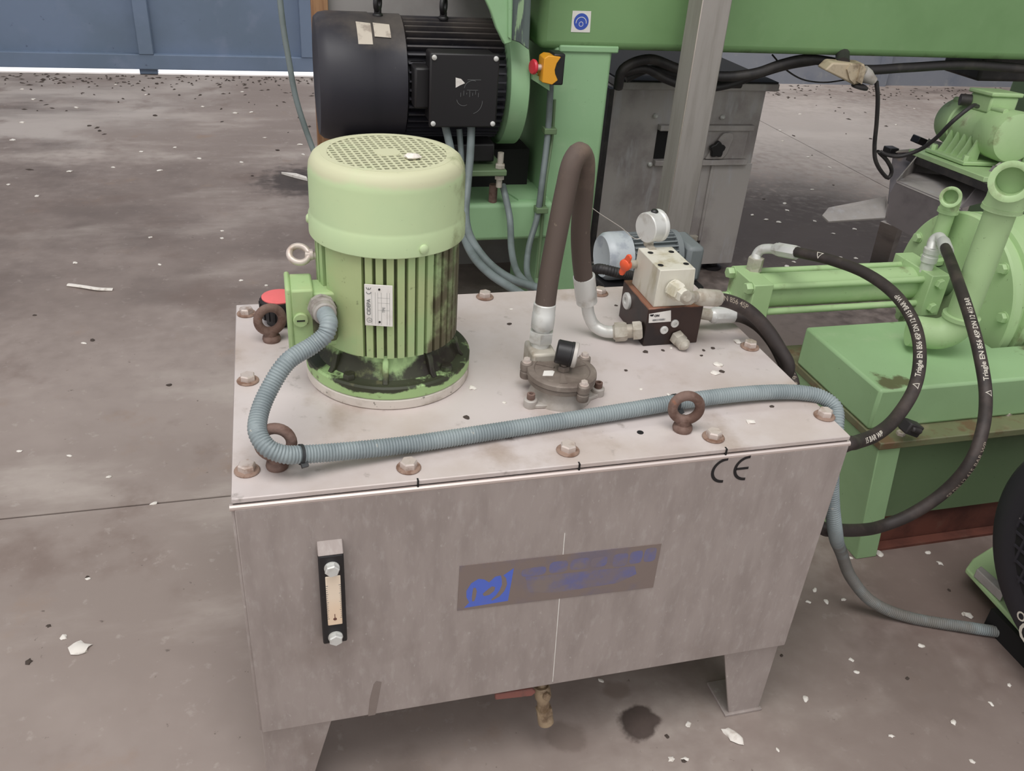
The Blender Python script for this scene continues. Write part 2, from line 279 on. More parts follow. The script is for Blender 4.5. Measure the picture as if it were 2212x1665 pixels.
ORG = {}
def finish(bm, name, smooth_ang=35, normals=True):
    if not normals:
        for f in bm.faces: f.smooth = False
    if normals: bmesh.ops.recalc_face_normals(bm, faces=bm.faces)
    me = bpy.data.meshes.new(name); bm.to_mesh(me); bm.free()
    if len(me.polygons):
        me.polygons.foreach_set('use_smooth', [normals] * len(me.polygons)); me.set_sharp_from_angle(angle=math.radians(smooth_ang))
    return me
def obj(name, bm, m, parent=None, label=None, bevel=0.0, seg=2, normals=True, ang=35):
    """link one mesh built in world coordinates; its origin is its parent's origin, or its own base when it stands alone"""
    me = finish(bm, name, ang, normals); o = bpy.data.objects.new(name, me); COL.objects.link(o)
    if parent is not None:
        org = ORG[parent]; o.parent = parent
    else:
        xs = [v.co for v in me.vertices]; org = V((sum(c.x for c in xs) / len(xs), sum(c.y for c in xs) / len(xs), min(c.z for c in xs))); o.location = org
    me.transform(Matrix.Translation(-org)); ORG[o] = org
    me.materials.append(M[m] if isinstance(m, str) else m)
    if label: o['label'] = label
    if bevel:
        b = o.modifiers.new('bevel', 'BEVEL'); b.width = bevel; b.segments = seg; b.limit_method = 'ANGLE'; b.angle_limit = math.radians(40)
    return o
def tag(o, label, cat, group=None, kind=None):
    o['label'] = label; o['category'] = cat
    if group: o['group'] = group
    if kind: o['kind'] = kind
    return o
def thing(name, label, cat, loc, group=None):
    o = bpy.data.objects.new(name, None); COL.objects.link(o); o.location = loc; o.empty_display_size = .05; ORG[o] = V(loc)
    return tag(o, label, cat, group)
def struct(name, bm, m, parent=None, bevel=0):
    o = obj(name, bm, m, parent, bevel=bevel); o['kind'] = 'structure'; return o
def put(name, src, parent, pos, rot=None, label=None):
    """a copy of a part (shared mesh) moved so that its origin mesh point lands at pos"""
    o = bpy.data.objects.new(name, src if isinstance(src, bpy.types.Mesh) else src.data); COL.objects.link(o); o.parent = parent
    o.location = V(pos) - ORG[parent]; ORG[o] = V(pos)
    if rot is not None: o.rotation_mode = 'QUATERNION'; o.rotation_quaternion = rot
    if label: o['label'] = label
    return o
def mesh_of(name, m, fn, ang=35):
    bm = bmesh.new(); fn(bm); me = finish(bm, name, ang); me.materials.append(M[m]); return me
def text_mesh(s, size, align='LEFT', bold=0.0, spacing=1.0):
    c = bpy.data.curves.new('txt', 'FONT'); c.body = s; c.size = size; c.align_x = align; c.align_y = 'CENTER'; c.offset = bold; c.resolution_u = 3; c.space_character = spacing
    o = bpy.data.objects.new('txt', c); COL.objects.link(o); bpy.context.view_layer.update()
    me = bpy.data.meshes.new_from_object(o); bpy.data.objects.remove(o); bpy.data.curves.remove(c)
    vs = [v.co.copy() for v in me.vertices]; fs = [list(p.vertices) for p in me.polygons]; bpy.data.meshes.remove(me)
    return vs, fs
def flat_text(name, s, size, m, parent, origin, ux, uy, align='LEFT', bold=0.0):
    """flat print on a surface: origin, reading direction ux, letter-up direction uy"""
    vs, fs = text_mesh(s, size, align, bold); bm = bmesh.new(); n = V(ux).cross(V(uy)).normalized()
    bv = [bm.verts.new(V(origin) + V(ux) * v.x + V(uy) * v.y + n * .0004) for v in vs]
    for f in fs:
        try: bm.faces.new([bv[i] for i in f])
        except ValueError: pass
    return obj(name, bm, m, parent, normals=False)
def tube_print(bm, path, s0, r, facing, vs, fs):
    L = [0]
    for a, b in zip(path, path[1:]): L.append(L[-1] + (b - a).length)
    flat = bmesh.new(); fv = [flat.verts.new(v) for v in vs]
    for f in fs:
        try: flat.faces.new([fv[i] for i in f])
        except ValueError: pass
    h = max(abs(v.y) for v in vs)
    for k in range(-5, 6):      # cut into thin bands so that tall strokes bend around the hose
        bmesh.ops.bisect_plane(flat, geom=flat.verts[:] + flat.edges[:] + flat.faces[:], plane_co=(0, h * k / 5.5, 0), plane_no=(0, 1, 0))
    flat.verts.index_update(); vs = [v.co.copy() for v in flat.verts]; fs = [[v.index for v in f.verts] for f in flat.faces]; flat.free()
    D = V(facing).normalized(); out = []
    for v in vs:
        s = min(max(s0 + v.x, 0), L[-1] - 1e-4); k = 0
        lo, hi = 0, len(L) - 1
        while hi - lo > 1:
            mid = (lo + hi) // 2
            if L[mid] <= s: lo = mid
            else: hi = mid
        p = path[lo].lerp(path[lo + 1], (s - L[lo]) / max(1e-9, L[lo + 1] - L[lo]))
        t = (path[min(lo + 2, len(path) - 1)] - path[max(lo - 1, 0)]).normalized()
        n = (D - t * D.dot(t)).normalized(); bb = n.cross(t); a = v.y / r
        out.append(bm.verts.new(p + (n * math.cos(a) + bb * math.sin(a)) * (r + .0003)))
    for f in fs:
        try: bm.faces.new([out[i] for i in f])
        except ValueError: pass
def tri_outline(h=.011):
    o = [V((0, -h * .45, 0)), V((h, -h * .45, 0)), V((h * .5, h * .45, 0))]; c = sum(o, V()) / 3; i = [c + (p - c) * .66 for p in o]
    return o + i, [(0, 1, 4, 3), (1, 2, 5, 4), (2, 0, 3, 5)]

# ================================================================== setting
DY = 4.95
bm = bmesh.new(); box(bm, -9, 9, -5, DY + .02, -.2, -.012); floor = struct('floor', bm, 'dark')
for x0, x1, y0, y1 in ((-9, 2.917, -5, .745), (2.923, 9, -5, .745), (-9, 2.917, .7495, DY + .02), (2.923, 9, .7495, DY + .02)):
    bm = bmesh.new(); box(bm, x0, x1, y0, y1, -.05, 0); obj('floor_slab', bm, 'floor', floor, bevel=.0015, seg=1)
bm = bmesh.new(); box(bm, -14, 14, DY + .025, DY + 14, -.2, -.004); struct('floor_outside', bm, 'outdoor')
# sliding door of blue sheets
bm = bmesh.new(); box(bm, -6.0, 2.3, DY, DY + .035, .10, 4.4); door = struct('door_1', bm, 'door')
bm = bmesh.new(); box(bm, -6.0, 2.3, DY - .045, DY + .02, .034, .118); obj('bottom_rail', bm, 'door', door, bevel=.004)
for px in (-2.49, -1.56, -.632, .297, 1.22):
    bm = bmesh.new(); box(bm, px, px + .082, DY - .05, DY, .118, 4.4); obj('rib', bm, 'door', door, bevel=.004)
for px in (-.645, 1.2):
    bm = bmesh.new(); box(bm, px, px + .10, DY - .02, DY + .04, .002, .06); obj('roller_block', bm, 'greendark' if px > 9 else 'door', door, bevel=.004)
bm = bmesh.new(); box(bm, 2.3, 9, DY - .02, DY + .2, 0, 5); box(bm, -7, -6.0, DY - .02, DY + .2, 0, 5); box(bm, -6.0, 2.3, DY - .02, DY + .2, 4.4, 5); struct('wall_back', bm, 'wall')
bm = bmesh.new(); box(bm, 9, 9.2, -5, DY + .2, 0, 5); struct('wall_right', bm, 'wall')
bm = bmesh.new(); box(bm, -3.6, 9.2, -1.9, DY + .2, 5, 5.1); struct('ceiling', bm, 'ceiling')
bm = bmesh.new(); box(bm, 4.44, 4.5, DY - .06, DY - .02, 0, 5); struct('trim_1', bm, 'wall')

# ================================================================== hydraulic tank
W_, D_, LEG, T = 0.80, 0.505, 0.165, 0.563
tank = thing('hydraulic_tank', 'grey steel hydraulic oil tank on four tapered legs carrying the pale green motor', 'oil tank', (.4, .25, 0))
bm = bmesh.new(); box(bm, 0, W_, 0.003, D_, LEG, .5535); obj('body', bm, 'tank', tank, bevel=.003)
bm = bmesh.new(); box(bm, .004, W_ - .001, -.0005, .003, LEG + .001, .549); obj('front_panel', bm, 'tank', tank, bevel=.0012)
bm = bmesh.new()
tube(bm, [V((-.001, .0035, .5505)), V((.2, .003, .5505)), V((.5, .003, .5505)), V((W_ + .001, .0035, .5505))], .0042, 10)
obj('front_rim', bm, 'bright', tank, label='bright folded rim along the front top edge')
bm = bmesh.new(); box(bm, .003, W_ - .003, .004, D_ - .003, .5535, .556); obj('gasket', bm, 'dark', tank)
bm = bmesh.new(); box(bm, .002, W_ - .001, .002, D_ - .001, .5562, T); obj('lid', bm, 'lid', tank, bevel=.0012)
bm = bmesh.new(); lathe(bm, [(.0045, 0), (.0045, .0005)], (0.5153, 0.0557, 0.563), (0, 0, 1), 14); obj('breather_hole', bm, 'dark', tank, label='small black hole in the lid')
for px in (.212, .413, .614):
    bm = bmesh.new(); box(bm, px - .001, px + .001, .0005, .006, .554, .5634); obj('lid_slot', bm, 'dark', tank)
for px0, py0, px1 in ((.20, .012, .205), (.405, .013, .407)): pass
# lid bolts with rusty washers
hexm = mesh_of('bolt', 'bolt', lambda b: hexhead(b, (0, 0, .0022), (0, 0, 1), .0105, .0085))
wash = mesh_of('washer', 'washer', lambda b: lathe(b, [(.0055, 0), (.0145, 0), (.0150, .001), (.0138, .0024), (.0055, .0026)], (0, 0, 0), (0, 0, 1), 24, False, False))
for i, (x, y) in enumerate(((.019, .053), (.020, .261), (.018, .469), (.205, .028), (.407, .031), (.608, .029), (.790, .053), (.783, .257), (.405, .486), (.609, .478))):
    b = put('bolt', hexm, tank, (x, y, T + .0003), Euler((0, 0, i * 1.3)).to_quaternion())
    wq = bpy.data.objects.new('washer', wash); COL.objects.link(wq); wq.parent = b; wq.rotation_euler = (0, 0, 0)
def eye(c, axis, parent, R=.0180, r=.0066, m='rust', base=True, up=(0, 0, 1), n='eye_bolt', label=None):
    bm = bmesh.new(); c = V(c); torus(bm, c, axis, R, r, 28, 12); u = V(up).normalized()
    if base:
        lathe(bm, [(.0078, -R - .006), (.0125, -R - .0085), (.0135, -R - .013), (.0125, -R - .0165)], c, u, 20)
        lathe(bm, [(.0095, -R + .002), (.0095, -R - .008)], c, u, 16)
    return obj(n, bm, m, parent, label=label, ang=50)
eye((.054, .376, T + .0345), (.25, -.9, .12), tank, label='rusty lifting eye bolt')
eye((.0535, .056, T + .0345), (-.12, -.95, .1), tank, R=.0185, label='rusty lifting eye bolt')
eye((.574, .053, T + .0345), (-.22, -.93, .05), tank, label='rusty lifting eye bolt')
# legs: front plate and side plate welded at a right angle, on a foot plate
def leg(sx, sy):
    x0 = 0.002 if sx < 0 else W_ - .002; y0 = .012 if sy < 0 else D_ - .012; ix = -sx; iy = -sy; t = .004
    bm = bmesh.new()
    prism(bm, [(x0, y0, LEG), (x0 + ix * .098, y0, LEG), (x0 + ix * .056, y0, .004), (x0, y0, .004)], (0, iy * t, 0))
    prism(bm, [(x0 + ix * .0, y0 + iy * t, LEG), (x0 + ix * .0, y0 + iy * .095, LEG), (x0, y0 + iy * .055, .004), (x0, y0 + iy * t, .004)], (ix * t, 0, 0))
    o = obj('leg', bm, 'tank', tank, bevel=.001)
    bm = bmesh.new(); xa, xb = sorted((x0 + sx * .004, x0 + ix * .064)); ya, yb = sorted((y0 + sy * .004, y0 + iy * .066)); box(bm, xa, xb, ya, yb, .0, .005); obj('foot_plate', bm, 'tank', o, bevel=.001)
for sx in (-1, 1):
    for sy in (-1, 1): leg(sx, sy)
# oil level gauge
bm = bmesh.new(); box(bm, .0915, .1215, -.014, -.0004, .331, .477); lg = obj('level_gauge', bm, 'blackplain', tank, bevel=.002)
bm = bmesh.new(); prism(bm, [(.0915, -.014, .4775), (.0915, -.0004, .4775), (.0915, -.0004, .4905)], (.030, 0, 0)); obj('sloped_top', bm, 'tank', lg, label='dusty grey sloped top', bevel=.001)
bm = bmesh.new(); box(bm, .0985, .1165, -.0152, -.013, .364, .445); obj('scale_window', bm, 'amber', lg, bevel=.001, label='cream scale window')
bm = bmesh.new()
for k in range(17):
    z = .376 + k * .0034; box(bm, .0985, .1003 + (.0008 if k % 4 == 0 else 0), -.01545, -.0152, z, z + .0006); box(bm, .1147 - (.0008 if k % 4 == 0 else 0), .1165, -.01545, -.0152, z, z + .0006)
obj('scale_marks', bm, 'ink', lg)
bm = bmesh.new(); lathe(bm, [(.0022, 0), (.0022, .0004)], (.1075, -.0152, .3745), (0, -1, 0), 12); box(bm, .1071, .1079, -.01555, -.0152, .376, .383); obj('red_mark', bm, 'redbase', lg, label='small dark red level mark')
for z, ph in ((.4585, .2), (.3425, .5)):
    bm = bmesh.new(); lathe(bm, [(.0092, 0), (.0092, .0015)], (.107, -.014, z), (0, -1, 0), 22); hexhead(bm, (.107, -.0155, z), (0, -1, 0), .0089, .007, ph); obj('bolt', bm, 'zinc', lg, label='pale zinc hex bolt')
# nameplate with a blue logo and faded print
def onf(x, z, d=.0): return V((x, -.0012 - d, z))
bm = bmesh.new(); prism(bm, [(.2665, -.0005, .4225), (.546, -.0005, .416), (.5465, -.0005, .3355), (.266, -.0005, .3440)], (0, -.0008, 0)); npl = obj('nameplate', bm, 'plate', tank, label='worn steel nameplate with blue logo')
def poly2(name, m, outl, holes, parent, d):
    """flat printed shape; holes are strips of plate colour laid over it"""
    bm = bmesh.new(); P3 = [onf(x, z, d) for x, z in outl]; vs = [bm.verts.new(p) for p in P3]
    for t in tessellate_polygon([P3]): bm.faces.new([vs[i] for i in t])
    bmesh.ops.recalc_face_normals(bm, faces=bm.faces); return obj(name, bm, m, parent, normals=False)
def U(a, b): return (.2735 + a * .0665, .3475 + b * .0625)        # logo square, 0..1 each way
lo = [(0.02, .0), (.92, .03), (.985, .95), (.80, .80), (.62, .78), (.50, .64), (.40, .74), (.28, .78), (.14, .68), (.05, .48), (.06, .30), (.12, .14)]
poly2('logo', 'bluelogo', [U(*p) for p in lo], None, npl, .00014)
def strip(a, wid, parent, d):
    bm = bmesh.new(); L_ = [V((*p, 0)) for p in a]; l, r = [], []
    for i in range(len(L_)):
        t = (L_[min(i + 1, len(L_) - 1)] - L_[max(i - 1, 0)]).normalized(); n = V((-t.y, t.x, 0)); k = math.sin(PI * (i + .4) / (len(L_) - .2)) ** .6
        l.append(bm.verts.new(onf(*U(*(L_[i] + n * wid * k).xy), d))); r.append(bm.verts.new(onf(*U(*(L_[i] - n * wid * k).xy), d)))
    for i in range(len(l) - 1): bm.faces.new((l[i], l[i + 1], r[i + 1], r[i]))
    return obj('logo_gap', bm, 'plate', parent, normals=False)
strip([(.58, .12), (.70, .22), (.78, .36), (.82, .52), (.80, .68), (.75, .80)], .055, npl, .00022)
strip([(.40, .30), (.48, .34), (.56, .42), (.60, .50)], .075, npl, .00022)
strip([(.20, .16), (.21, .30), (.22, .44), (.21, .54)], .045, npl, .00022)
for i, (a, b, za, zb, m) in enumerate(((.350, .384, .388, .4035, 'bluefade'), (.388, .414, .388, .409, 'bluefade'), (.417, .444, .389, .409, 'bluefade'), (.446, .470, .389, .407, 'bluefade'), (.478, .500, .384, .408, 'bluefade'), (.502, .521, .386, .409, 'bluefade'), (.523, .541, .386, .411, 'bluefade'))):
    n = 16; poly2('faded_letter', m, [((a + b) / 2 + (b - a) * .5 * math.copysign(abs(math.cos(q)) ** .5, math.cos(q)), (za + zb) / 2 + (zb - za) * .5 * math.copysign(abs(math.sin(q)) ** .6, math.sin(q))) for q in [2 * PI * k / n for k in range(n)]], None, npl, .00016)
poly2('faded_print', 'bluefade', [(.356, .3875), (.512, .3815), (.517, .366), (.49, .354), (.40, .352), (.362, .360)], None, npl, .00014)
# CE mark
def arc_mark(name, c, R, a0, a1, wd, extra, parent, m, ux, uy, n=20, off=.0):
    ux, uy = V(ux), V(uy); nn = ux.cross(uy).normalized() * off; bm = bmesh.new(); i_, o_ = [], []
    for k in range(n + 1):
        a = a0 + (a1 - a0) * k / n
        for r_, lst in ((R - wd, i_), (R, o_)): lst.append(bm.verts.new(V(c) + nn + ux * r_ * math.cos(a) + uy * r_ * math.sin(a)))
    for k in range(n): bm.faces.new((i_[k], o_[k], o_[k + 1], i_[k + 1]))
    if extra:
        (xa, xb, h) = extra; bm.faces.new([bm.verts.new(V(c) + nn + ux * x + uy * y) for x, y in ((xa, -h), (xb, -h), (xb, h), (xa, h))])
    return obj(name, bm, m, parent, normals=False)
for cx, ex in ((.6175, None), (.6500, (-.0165, .0015, .0019))):
    arc_mark('ce_mark', (cx, -.0007, .5302), .0202, math.radians(88), math.radians(272), .0043, ex, tank, 'blackink', (1, 0, 0), (0, 0, 1), off=.0002)
bm = bmesh.new(); prism(bm, [(.4032, -.0007, .456), (.4044, -.0007, .456), (.4148, -.0007, .172), (.4136, -.0007, .172)], (0, -.0003, 0)); obj('drip_mark', bm, 'white', tank, label='thin pale drip mark running down the front')
bm = bmesh.new(); prism(bm, [(0.1545, -0.0007, 0.2271), (0.1583, -0.0007, 0.2327), (0.1652, -0.0007, 0.2292), (0.1604, -0.0007, 0.1958), (0.1561, -0.0007, 0.1652), (0.1459, -0.0007, 0.1649), (0.149, -0.0007, 0.1986)], (0, -.0002, 0)); obj('damp_streak', bm, 'damp', tank, label='dark damp streak at the lower edge')
# drain valve
dv_c = V((.409, .02, .125)); bm = bmesh.new(); cyl(bm, dv_c + V((0, .02, .042)), dv_c + V((.0, .004, .006)), .0085, 16); lathe(bm, [(.0105, -.012), (.0125, -.007), (.0125, .007), (.0105, .012)], dv_c, (.12, -.25, -1), 18)
dv = obj('drain_valve', bm, 'brass', tank, label='brass ball valve under the front edge')
bm = bmesh.new(); cyl(bm, dv_c, (0.4127, 0.016, 0.0877), .0095, 16); hexhead(bm, (0.412, 0.016, 0.0953), (.2, -.2, -1), .0132, .015); lathe(bm, [(.0112, 0), (.0122, .012), (.0122, .02), (.0085, .021), (.0080, .012)], (0.4129, 0.014, 0.0869), (.2, -.2, -1), 22, True, False); obj('outlet_nut', bm, 'brass', dv)
bm = bmesh.new(); hexhead(bm, dv_c + V((.002, -.010, .006)), (0, -1, .25), .0065, .006); obj('stem_nut', bm, 'brass', dv)
bm = bmesh.new(); h0, h1 = V((0.3308, 0.006, 0.1501)), V((0.3873, 0.006, 0.1475)); prism(bm, [h0 + V((0, 0, -.0065)), h0 + V((0, 0, .0055)), h1 + V((0, 0, .0065)), h1 + V((.006, 0, -.002)), h1 + V((0, 0, -.009))], (0, .006, 0)); obj('handle', bm, 'handlered', dv, bevel=.0018, label='worn red lever handle')

# filler cap
c = V((.069, .436, T)); cap = thing('filler_cap', 'black filler cap with faded red top behind the motor terminal box', 'cap', c)
bm = bmesh.new(); lathe(bm, [(.021, 0), (.021, .012)], c, seg=28); obj('neck', bm, 'blackplain', cap)
bm = bmesh.new(); n = 40; lathe(bm, [(.0255, .010), (.0285, .012), (.0292, .038), (.027, .042), (.0262, .042)], c, seg=32); obj('cap_body', bm, 'blackplain', cap)
for k in range(20):
    bm = bmesh.new(); a = 2 * PI * k / 20; box(bm, -.0016, .0016, .0282, .0304, .013, .037, Matrix.Translation(c) @ Matrix.Rotation(a, 4, 'Z')); obj('grip_rib', bm, 'blackplain', cap)
bm = bmesh.new(); lathe(bm, [(.026, .040), (.026, .0435), (.022, .0446), (0, .0448)], c, seg=32); obj('cap_top', bm, 'redcap', cap, label='faded red top disc')

# ================================================================== pale green vertical motor
MC = V((.214, .272, T)); mot = thing('electric_motor', 'pale green vertical electric motor with perforated fan cover on the tank lid', 'electric motor', MC)
def lz(name, prof, m, parent=mot, seg=64, label=None, **k):
    bm = bmesh.new(); lathe(bm, [(r, z - T) for r, z in prof], MC, seg=seg, **k); return obj(name, bm, m, parent, label=label)
lz('adapter_plate', [(.113, .5632), (.1145, .565), (.1145, .5765), (.113, .578)], 'mplate', label='off-white adapter plate')
lz('flange', [(.1125, .578), (.1145, .580), (.1145, .5945), (.112, .597), (.104, .597), (.100, .599)], 'mflange', label='green flange caked with dark oil')
lz('base_housing', [(.0995, .597), (.0965, .602), (.0925, .609), (.0895, .617), (.0880, .626), (.0855, .632)], 'mbase', label='green base housing with black oily grime')
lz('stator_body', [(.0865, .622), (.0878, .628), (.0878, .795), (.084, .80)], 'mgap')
finm = mesh_of('fin', 'mbody', lambda b: (prism(b, [(.085, -.0046, .627 - T), (.0945, -.0044, .630 - T), (.0945, -.0044, .79 - T), (.085, -.0046, .79 - T)], (0, .0089, 0))))
for k in range(44):
    a = 2 * PI * k / 44 + .04
    d = math.degrees(a) % 360
    if 204 < d < 239: continue
    put('fin', finm, mot, MC, Euler((0, 0, a)).to_quaternion())
# smooth casting pad beside the terminal box
bm = bmesh.new(); pts = []
for rr in (.084, .0945):
    pts.append([(MC.x + rr * math.cos(math.radians(q)), MC.y + rr * math.sin(math.radians(q))) for q in range(206, 240, 3)])
ring = pts[1] + pts[0][::-1]; prism(bm, [(x, y, .628) for x, y in ring], (0, 0, .160)); obj('casting_pad', bm, 'mbody', mot, bevel=.002)
# slanted foot ribs at the flange
for d in (-62, -100, -20, 40, 100, 160, 215):
    bm = bmesh.new(); prism(bm, [(.084, -.004, .634 - T), (.096, -.004, .622 - T), (.101, -.004, .604 - T), (.107, -.004, .5965 - T), (.084, -.004, .5965 - T)], (0, .008, 0)); bmesh.ops.transform(bm, matrix=Matrix.Translation(MC) @ Matrix.Rotation(math.radians(d), 4, 'Z'), verts=bm.verts); obj('foot_rib', bm, 'mbase', mot, bevel=.0015)
for d in (-128, -48, 42, 132):
    a = math.radians(d); bm = bmesh.new(); hexhead(bm, MC + V((.102 * math.cos(a), .102 * math.sin(a), .034)), (0, 0, 1), .0085, .008); obj('flange_bolt', bm, 'mbase', mot)
lz('fan_cover', [(.1005, .7715), (.1012, .7725), (.1010, .795), (.0995, .7985), (.0990, .802), (.0988, .85), (.0975, .861), (.0935, .869), (.0885, .8728), (.0800, .8735), (.0798, .8722), (.088, .871), (.0945, .86), (.0965, .845), (.0985, .7715)], 'mcover', seg=80, cap0=False, cap1=False)
# fan grille: real bars with open squares between them, dark fan chamber below
bm = bmesh.new(); R_ = .0812; p_ = .0094; zt = .8733
for k in range(-8, 9):
    x = (k + .5) * p_; hl = math.sqrt(max(0, R_ ** 2 - x * x))
    if hl < .004: continue
    box(bm, MC.x + x - .0016, MC.x + x + .0016, MC.y - hl, MC.y + hl, zt - .0016, zt); box(bm, MC.x - hl, MC.x + hl, MC.y + x - .0020, MC.y + x + .0020, zt - .0016, zt - .0001)
lathe(bm, [(.0165, zt - T - .0016), (.0165, zt - T + .0002)], MC, seg=20)
lathe(bm, [(.0745, zt - T - .0016), (.0825, zt - T - .0016), (.0825, zt - T + .0002), (.0745, zt - T + .0002)], MC, seg=64, cap0=False, cap1=False)
bmesh.ops.rotate(bm, cent=MC, matrix=Matrix.Rotation(math.radians(8), 3, 'Z'), verts=bm.verts)
obj('fan_grille', bm, 'mcover', mot, label='square-hole grille in the top of the fan cover')
lz('fan_chamber', [(.0, .842), (.094, .842)], 'dark', cap1=False)
bm = bmesh.new()
for k in range(8): box(bm, -.0015, .0015, .02, .088, .845, .866, Matrix.Translation((MC.x, MC.y, 0)) @ Matrix.Rotation(k * PI / 4, 4, 'Z'))
lathe(bm, [(.02, .283), (.02, .302)], MC, seg=16); obj('fan', bm, 'blackplain', mot)
for d in (-72, 168, 48):
    a = math.radians(d); n = V((math.cos(a), math.sin(a), 0)); bm = bmesh.new(); lathe(bm, [(.0062, 0), (.0062, .001), (.0058, .0028), (.004, .0042), (0, .0048)], MC + n * .1008 + V((0, 0, .7815 - T)), n, 16); obj('screw', bm, 'mcover', mot)
    q = MC + n * .1057 + V((0, 0, .7815 - T)); t = n.cross(V((0, 0, 1))); bm = bmesh.new(); 
# motor nameplate on the fins
a0 = V((0.1719, 0.19, 0.7318)); nx = V((-.25, -.968, 0)).normalized(); ux = V((.968, -.25, 0)).normalized(); uz = V((0, 0, 1))
pc = MC + nx * .0972; 
def onplate(u, v, d=0): return V((pc.x, pc.y, .7075)) + ux * u + uz * v + nx * d
bm = bmesh.new(); prism(bm, [onplate(-.0175, -.0285), onplate(.0175, -.0285), onplate(.0175, .0285), onplate(-.0175, .0285)], nx * .001); npm = obj('nameplate', bm, 'white', mot, label='white nameplate reading CIDEPA', bevel=.002)
for v in (-.0225, .0225):
    bm = bmesh.new(); lathe(bm, [(.0014, 0), (.0014, .0006), (0, .001)], onplate(.001, v, .001), nx, 12); obj('rivet', bm, 'dark', npm)
flat_text('print', 'CIDEPA', .0066, 'ink', npm, onplate(-.0122, -.0135, .0012), uz, -ux, bold=.0001)
flat_text('print', 'TPE', .0048, 'ink', npm, onplate(.0065, -.009, .0012), uz, -ux)
arc_mark('logo_ring', onplate(-.0118, -.0205, .0014), .0034, 0, 2 * PI, .0005, None, npm, 'ink', uz, -ux, off=0)
flat_text('print', 'z', .005, 'ink', npm, onplate(-.0118, -.0218, .0012), uz, -ux)
arc_mark('ce_mark', onplate(-.0122, .0185, .0014), .0032, math.radians(90), math.radians(270), .0008, None, npm, 'ink', uz, -ux, off=0)
arc_mark('ce_mark', onplate(-.0122, .0245, .0014), .0032, math.radians(90), math.radians(270), .0008, (-.0028, -.0004, .0004), npm, 'ink', uz, -ux, off=0)
bm = bmesh.new()
for u in (-.0085, -.004, -.001, .0035, .0105, .0138):
    b = [bm.verts.new(onplate(u + s * .00012, v, .0013)) for s, v in ((-1, -.0262), (1, -.0262), (1, .0185), (-1, .0185))]; bm.faces.new(b)
for v in (-.006, .004, .011): bm.faces.new([bm.verts.new(onplate(u, v + s * .00012, .0013)) for s, u in ((-1, -.001), (-1, .0138), (1, .0138), (1, -.001))])
obj('table_lines', bm, 'ink', npm, normals=False)
# terminal box on the left side, seen end-on
bm = bmesh.new(); box(bm, .083, .112, .212, .266, .630, .7175); tb = obj('terminal_box', bm, 'mbody', mot, bevel=.003)
bm = bmesh.new(); box(bm, .0775, .0845, .210, .268, .628, .7205); obj('box_cover', bm, 'mbody', tb, bevel=.003)
bm = bmesh.new(); box(bm, .110, .142, .216, .262, .634, .710); obj('box_neck', bm, 'mbody', tb, bevel=.003)
bm = bmesh.new(); lathe(bm, [(.0098, 0), (.0098, .0025), (.0085, .0035), (.0, .0035)], (.0945, .212, .6765), (0, -1, 0), 24); obj('blanking_plug', bm, 'mbody', tb, label='round slotted plug')
bm = bmesh.new(); box(bm, .0895, .0995, .2079, .209, .6756, .6774); obj('plug_slot', bm, 'dark', tb)
bm = bmesh.new(); box(bm, .109, .140, .198, .22, .648, .700); obj('gland_boss', bm, 'mgap', mot, bevel=.006, label='oily boss behind the conduit gland')
eye((0.0989, 0.27, 0.7418), (.1, -.55, .75), mot, R=.0125, r=.0042, m='bolt', base=False, n='lifting_eye', label='small bright lifting eye')
bm = bmesh.new(); e = V((0.1082, 0.27, 0.7408)); cyl(bm, e + V((-.002, 0, 0)), e + V((.03, 0, -.004)), .0052, 14); lathe(bm, [(.0075, 0), (.0075, .004)], e + V((.004, 0, 0)), (1, 0, 0), 16); obj('lifting_eye_shank', bm, 'bolt', mot)

# ================================================================== corrugated conduit
gl0 = V((0.1216, 0.196, 0.6973)); gl1 = V((0.1254, 0.16, 0.7007))
con = thing('corrugated_conduit', 'grey corrugated conduit looping from the motor across the tank lid and down to the floor', 'conduit', gl0)
cp = [gl0, gl0.lerp(gl1, .7), V((0.1257, 0.15, 0.6994)), V((0.1209, 0.143, 0.6895)), V((0.1053, 0.138, 0.6786)), V((0.0746, 0.12, 0.6686)), V((0.0506, 0.098, 0.6441)), V((0.0381, 0.074, 0.6276)), V((0.0354, 0.05, 0.6168)), V((0.0446, 0.035, 0.6063)), V((0.0622, 0.031, 0.5974)), V((0.0847, 0.036, 0.5913)), V((0.14, 0.0464, 0.583)), V((0.2078, 0.0568, 0.577)), V((0.3036, 0.0698, 0.5745)), V((0.405, 0.0809, 0.5745)), V((0.5021, 0.0905, 0.5755)), V((0.5866, 0.099, 0.577)), V((0.6631, 0.1047, 0.577)), V((0.729, 0.1054, 0.576)), V((0.7785, 0.1002, 0.574)), V((0.8071, 0.0898, 0.57)), V((0.82, 0.0731, 0.562)),
      V((0.8145, 0.0516, 0.5413)), V((0.817, 0.0416, 0.4878)), V((0.828, 0.0311, 0.4273)), V((0.848, 0.03, 0.3727)), V((1.0132, 0.1724, 0.17)), V((1.0655, 0.1822, 0.09)), V((1.1186, 0.1663, 0.035)), V((1.1838, 0.1394, 0.0115)), V((1.2762, 0.0966, 0.0112)), V((1.3633, 0.0619, 0.0112)), V((1.4581, 0.0363, 0.0112))]
bm = bmesh.new(); CP = ribbed(bm, cp, .0112, .0037, 16, .13); obj('tube', bm, 'conduit', con, ang=80)
bm = bmesh.new(); lathe(bm, [(.0165, 0), (.0165, .014), (.0145, .016), (.0145, .028), (.0125, .030)], gl0 - (gl1 - gl0) * .3, gl1 - gl0, 22); gl = obj('gland', bm, 'gland', con, label='dusty grey elbow gland')
bm = bmesh.new(); lathe(bm, [(.0178, .002), (.0178, .01)], gl0 - (gl1 - gl0) * .3, gl1 - gl0, 8); obj('gland_nut', bm, 'gland', gl)
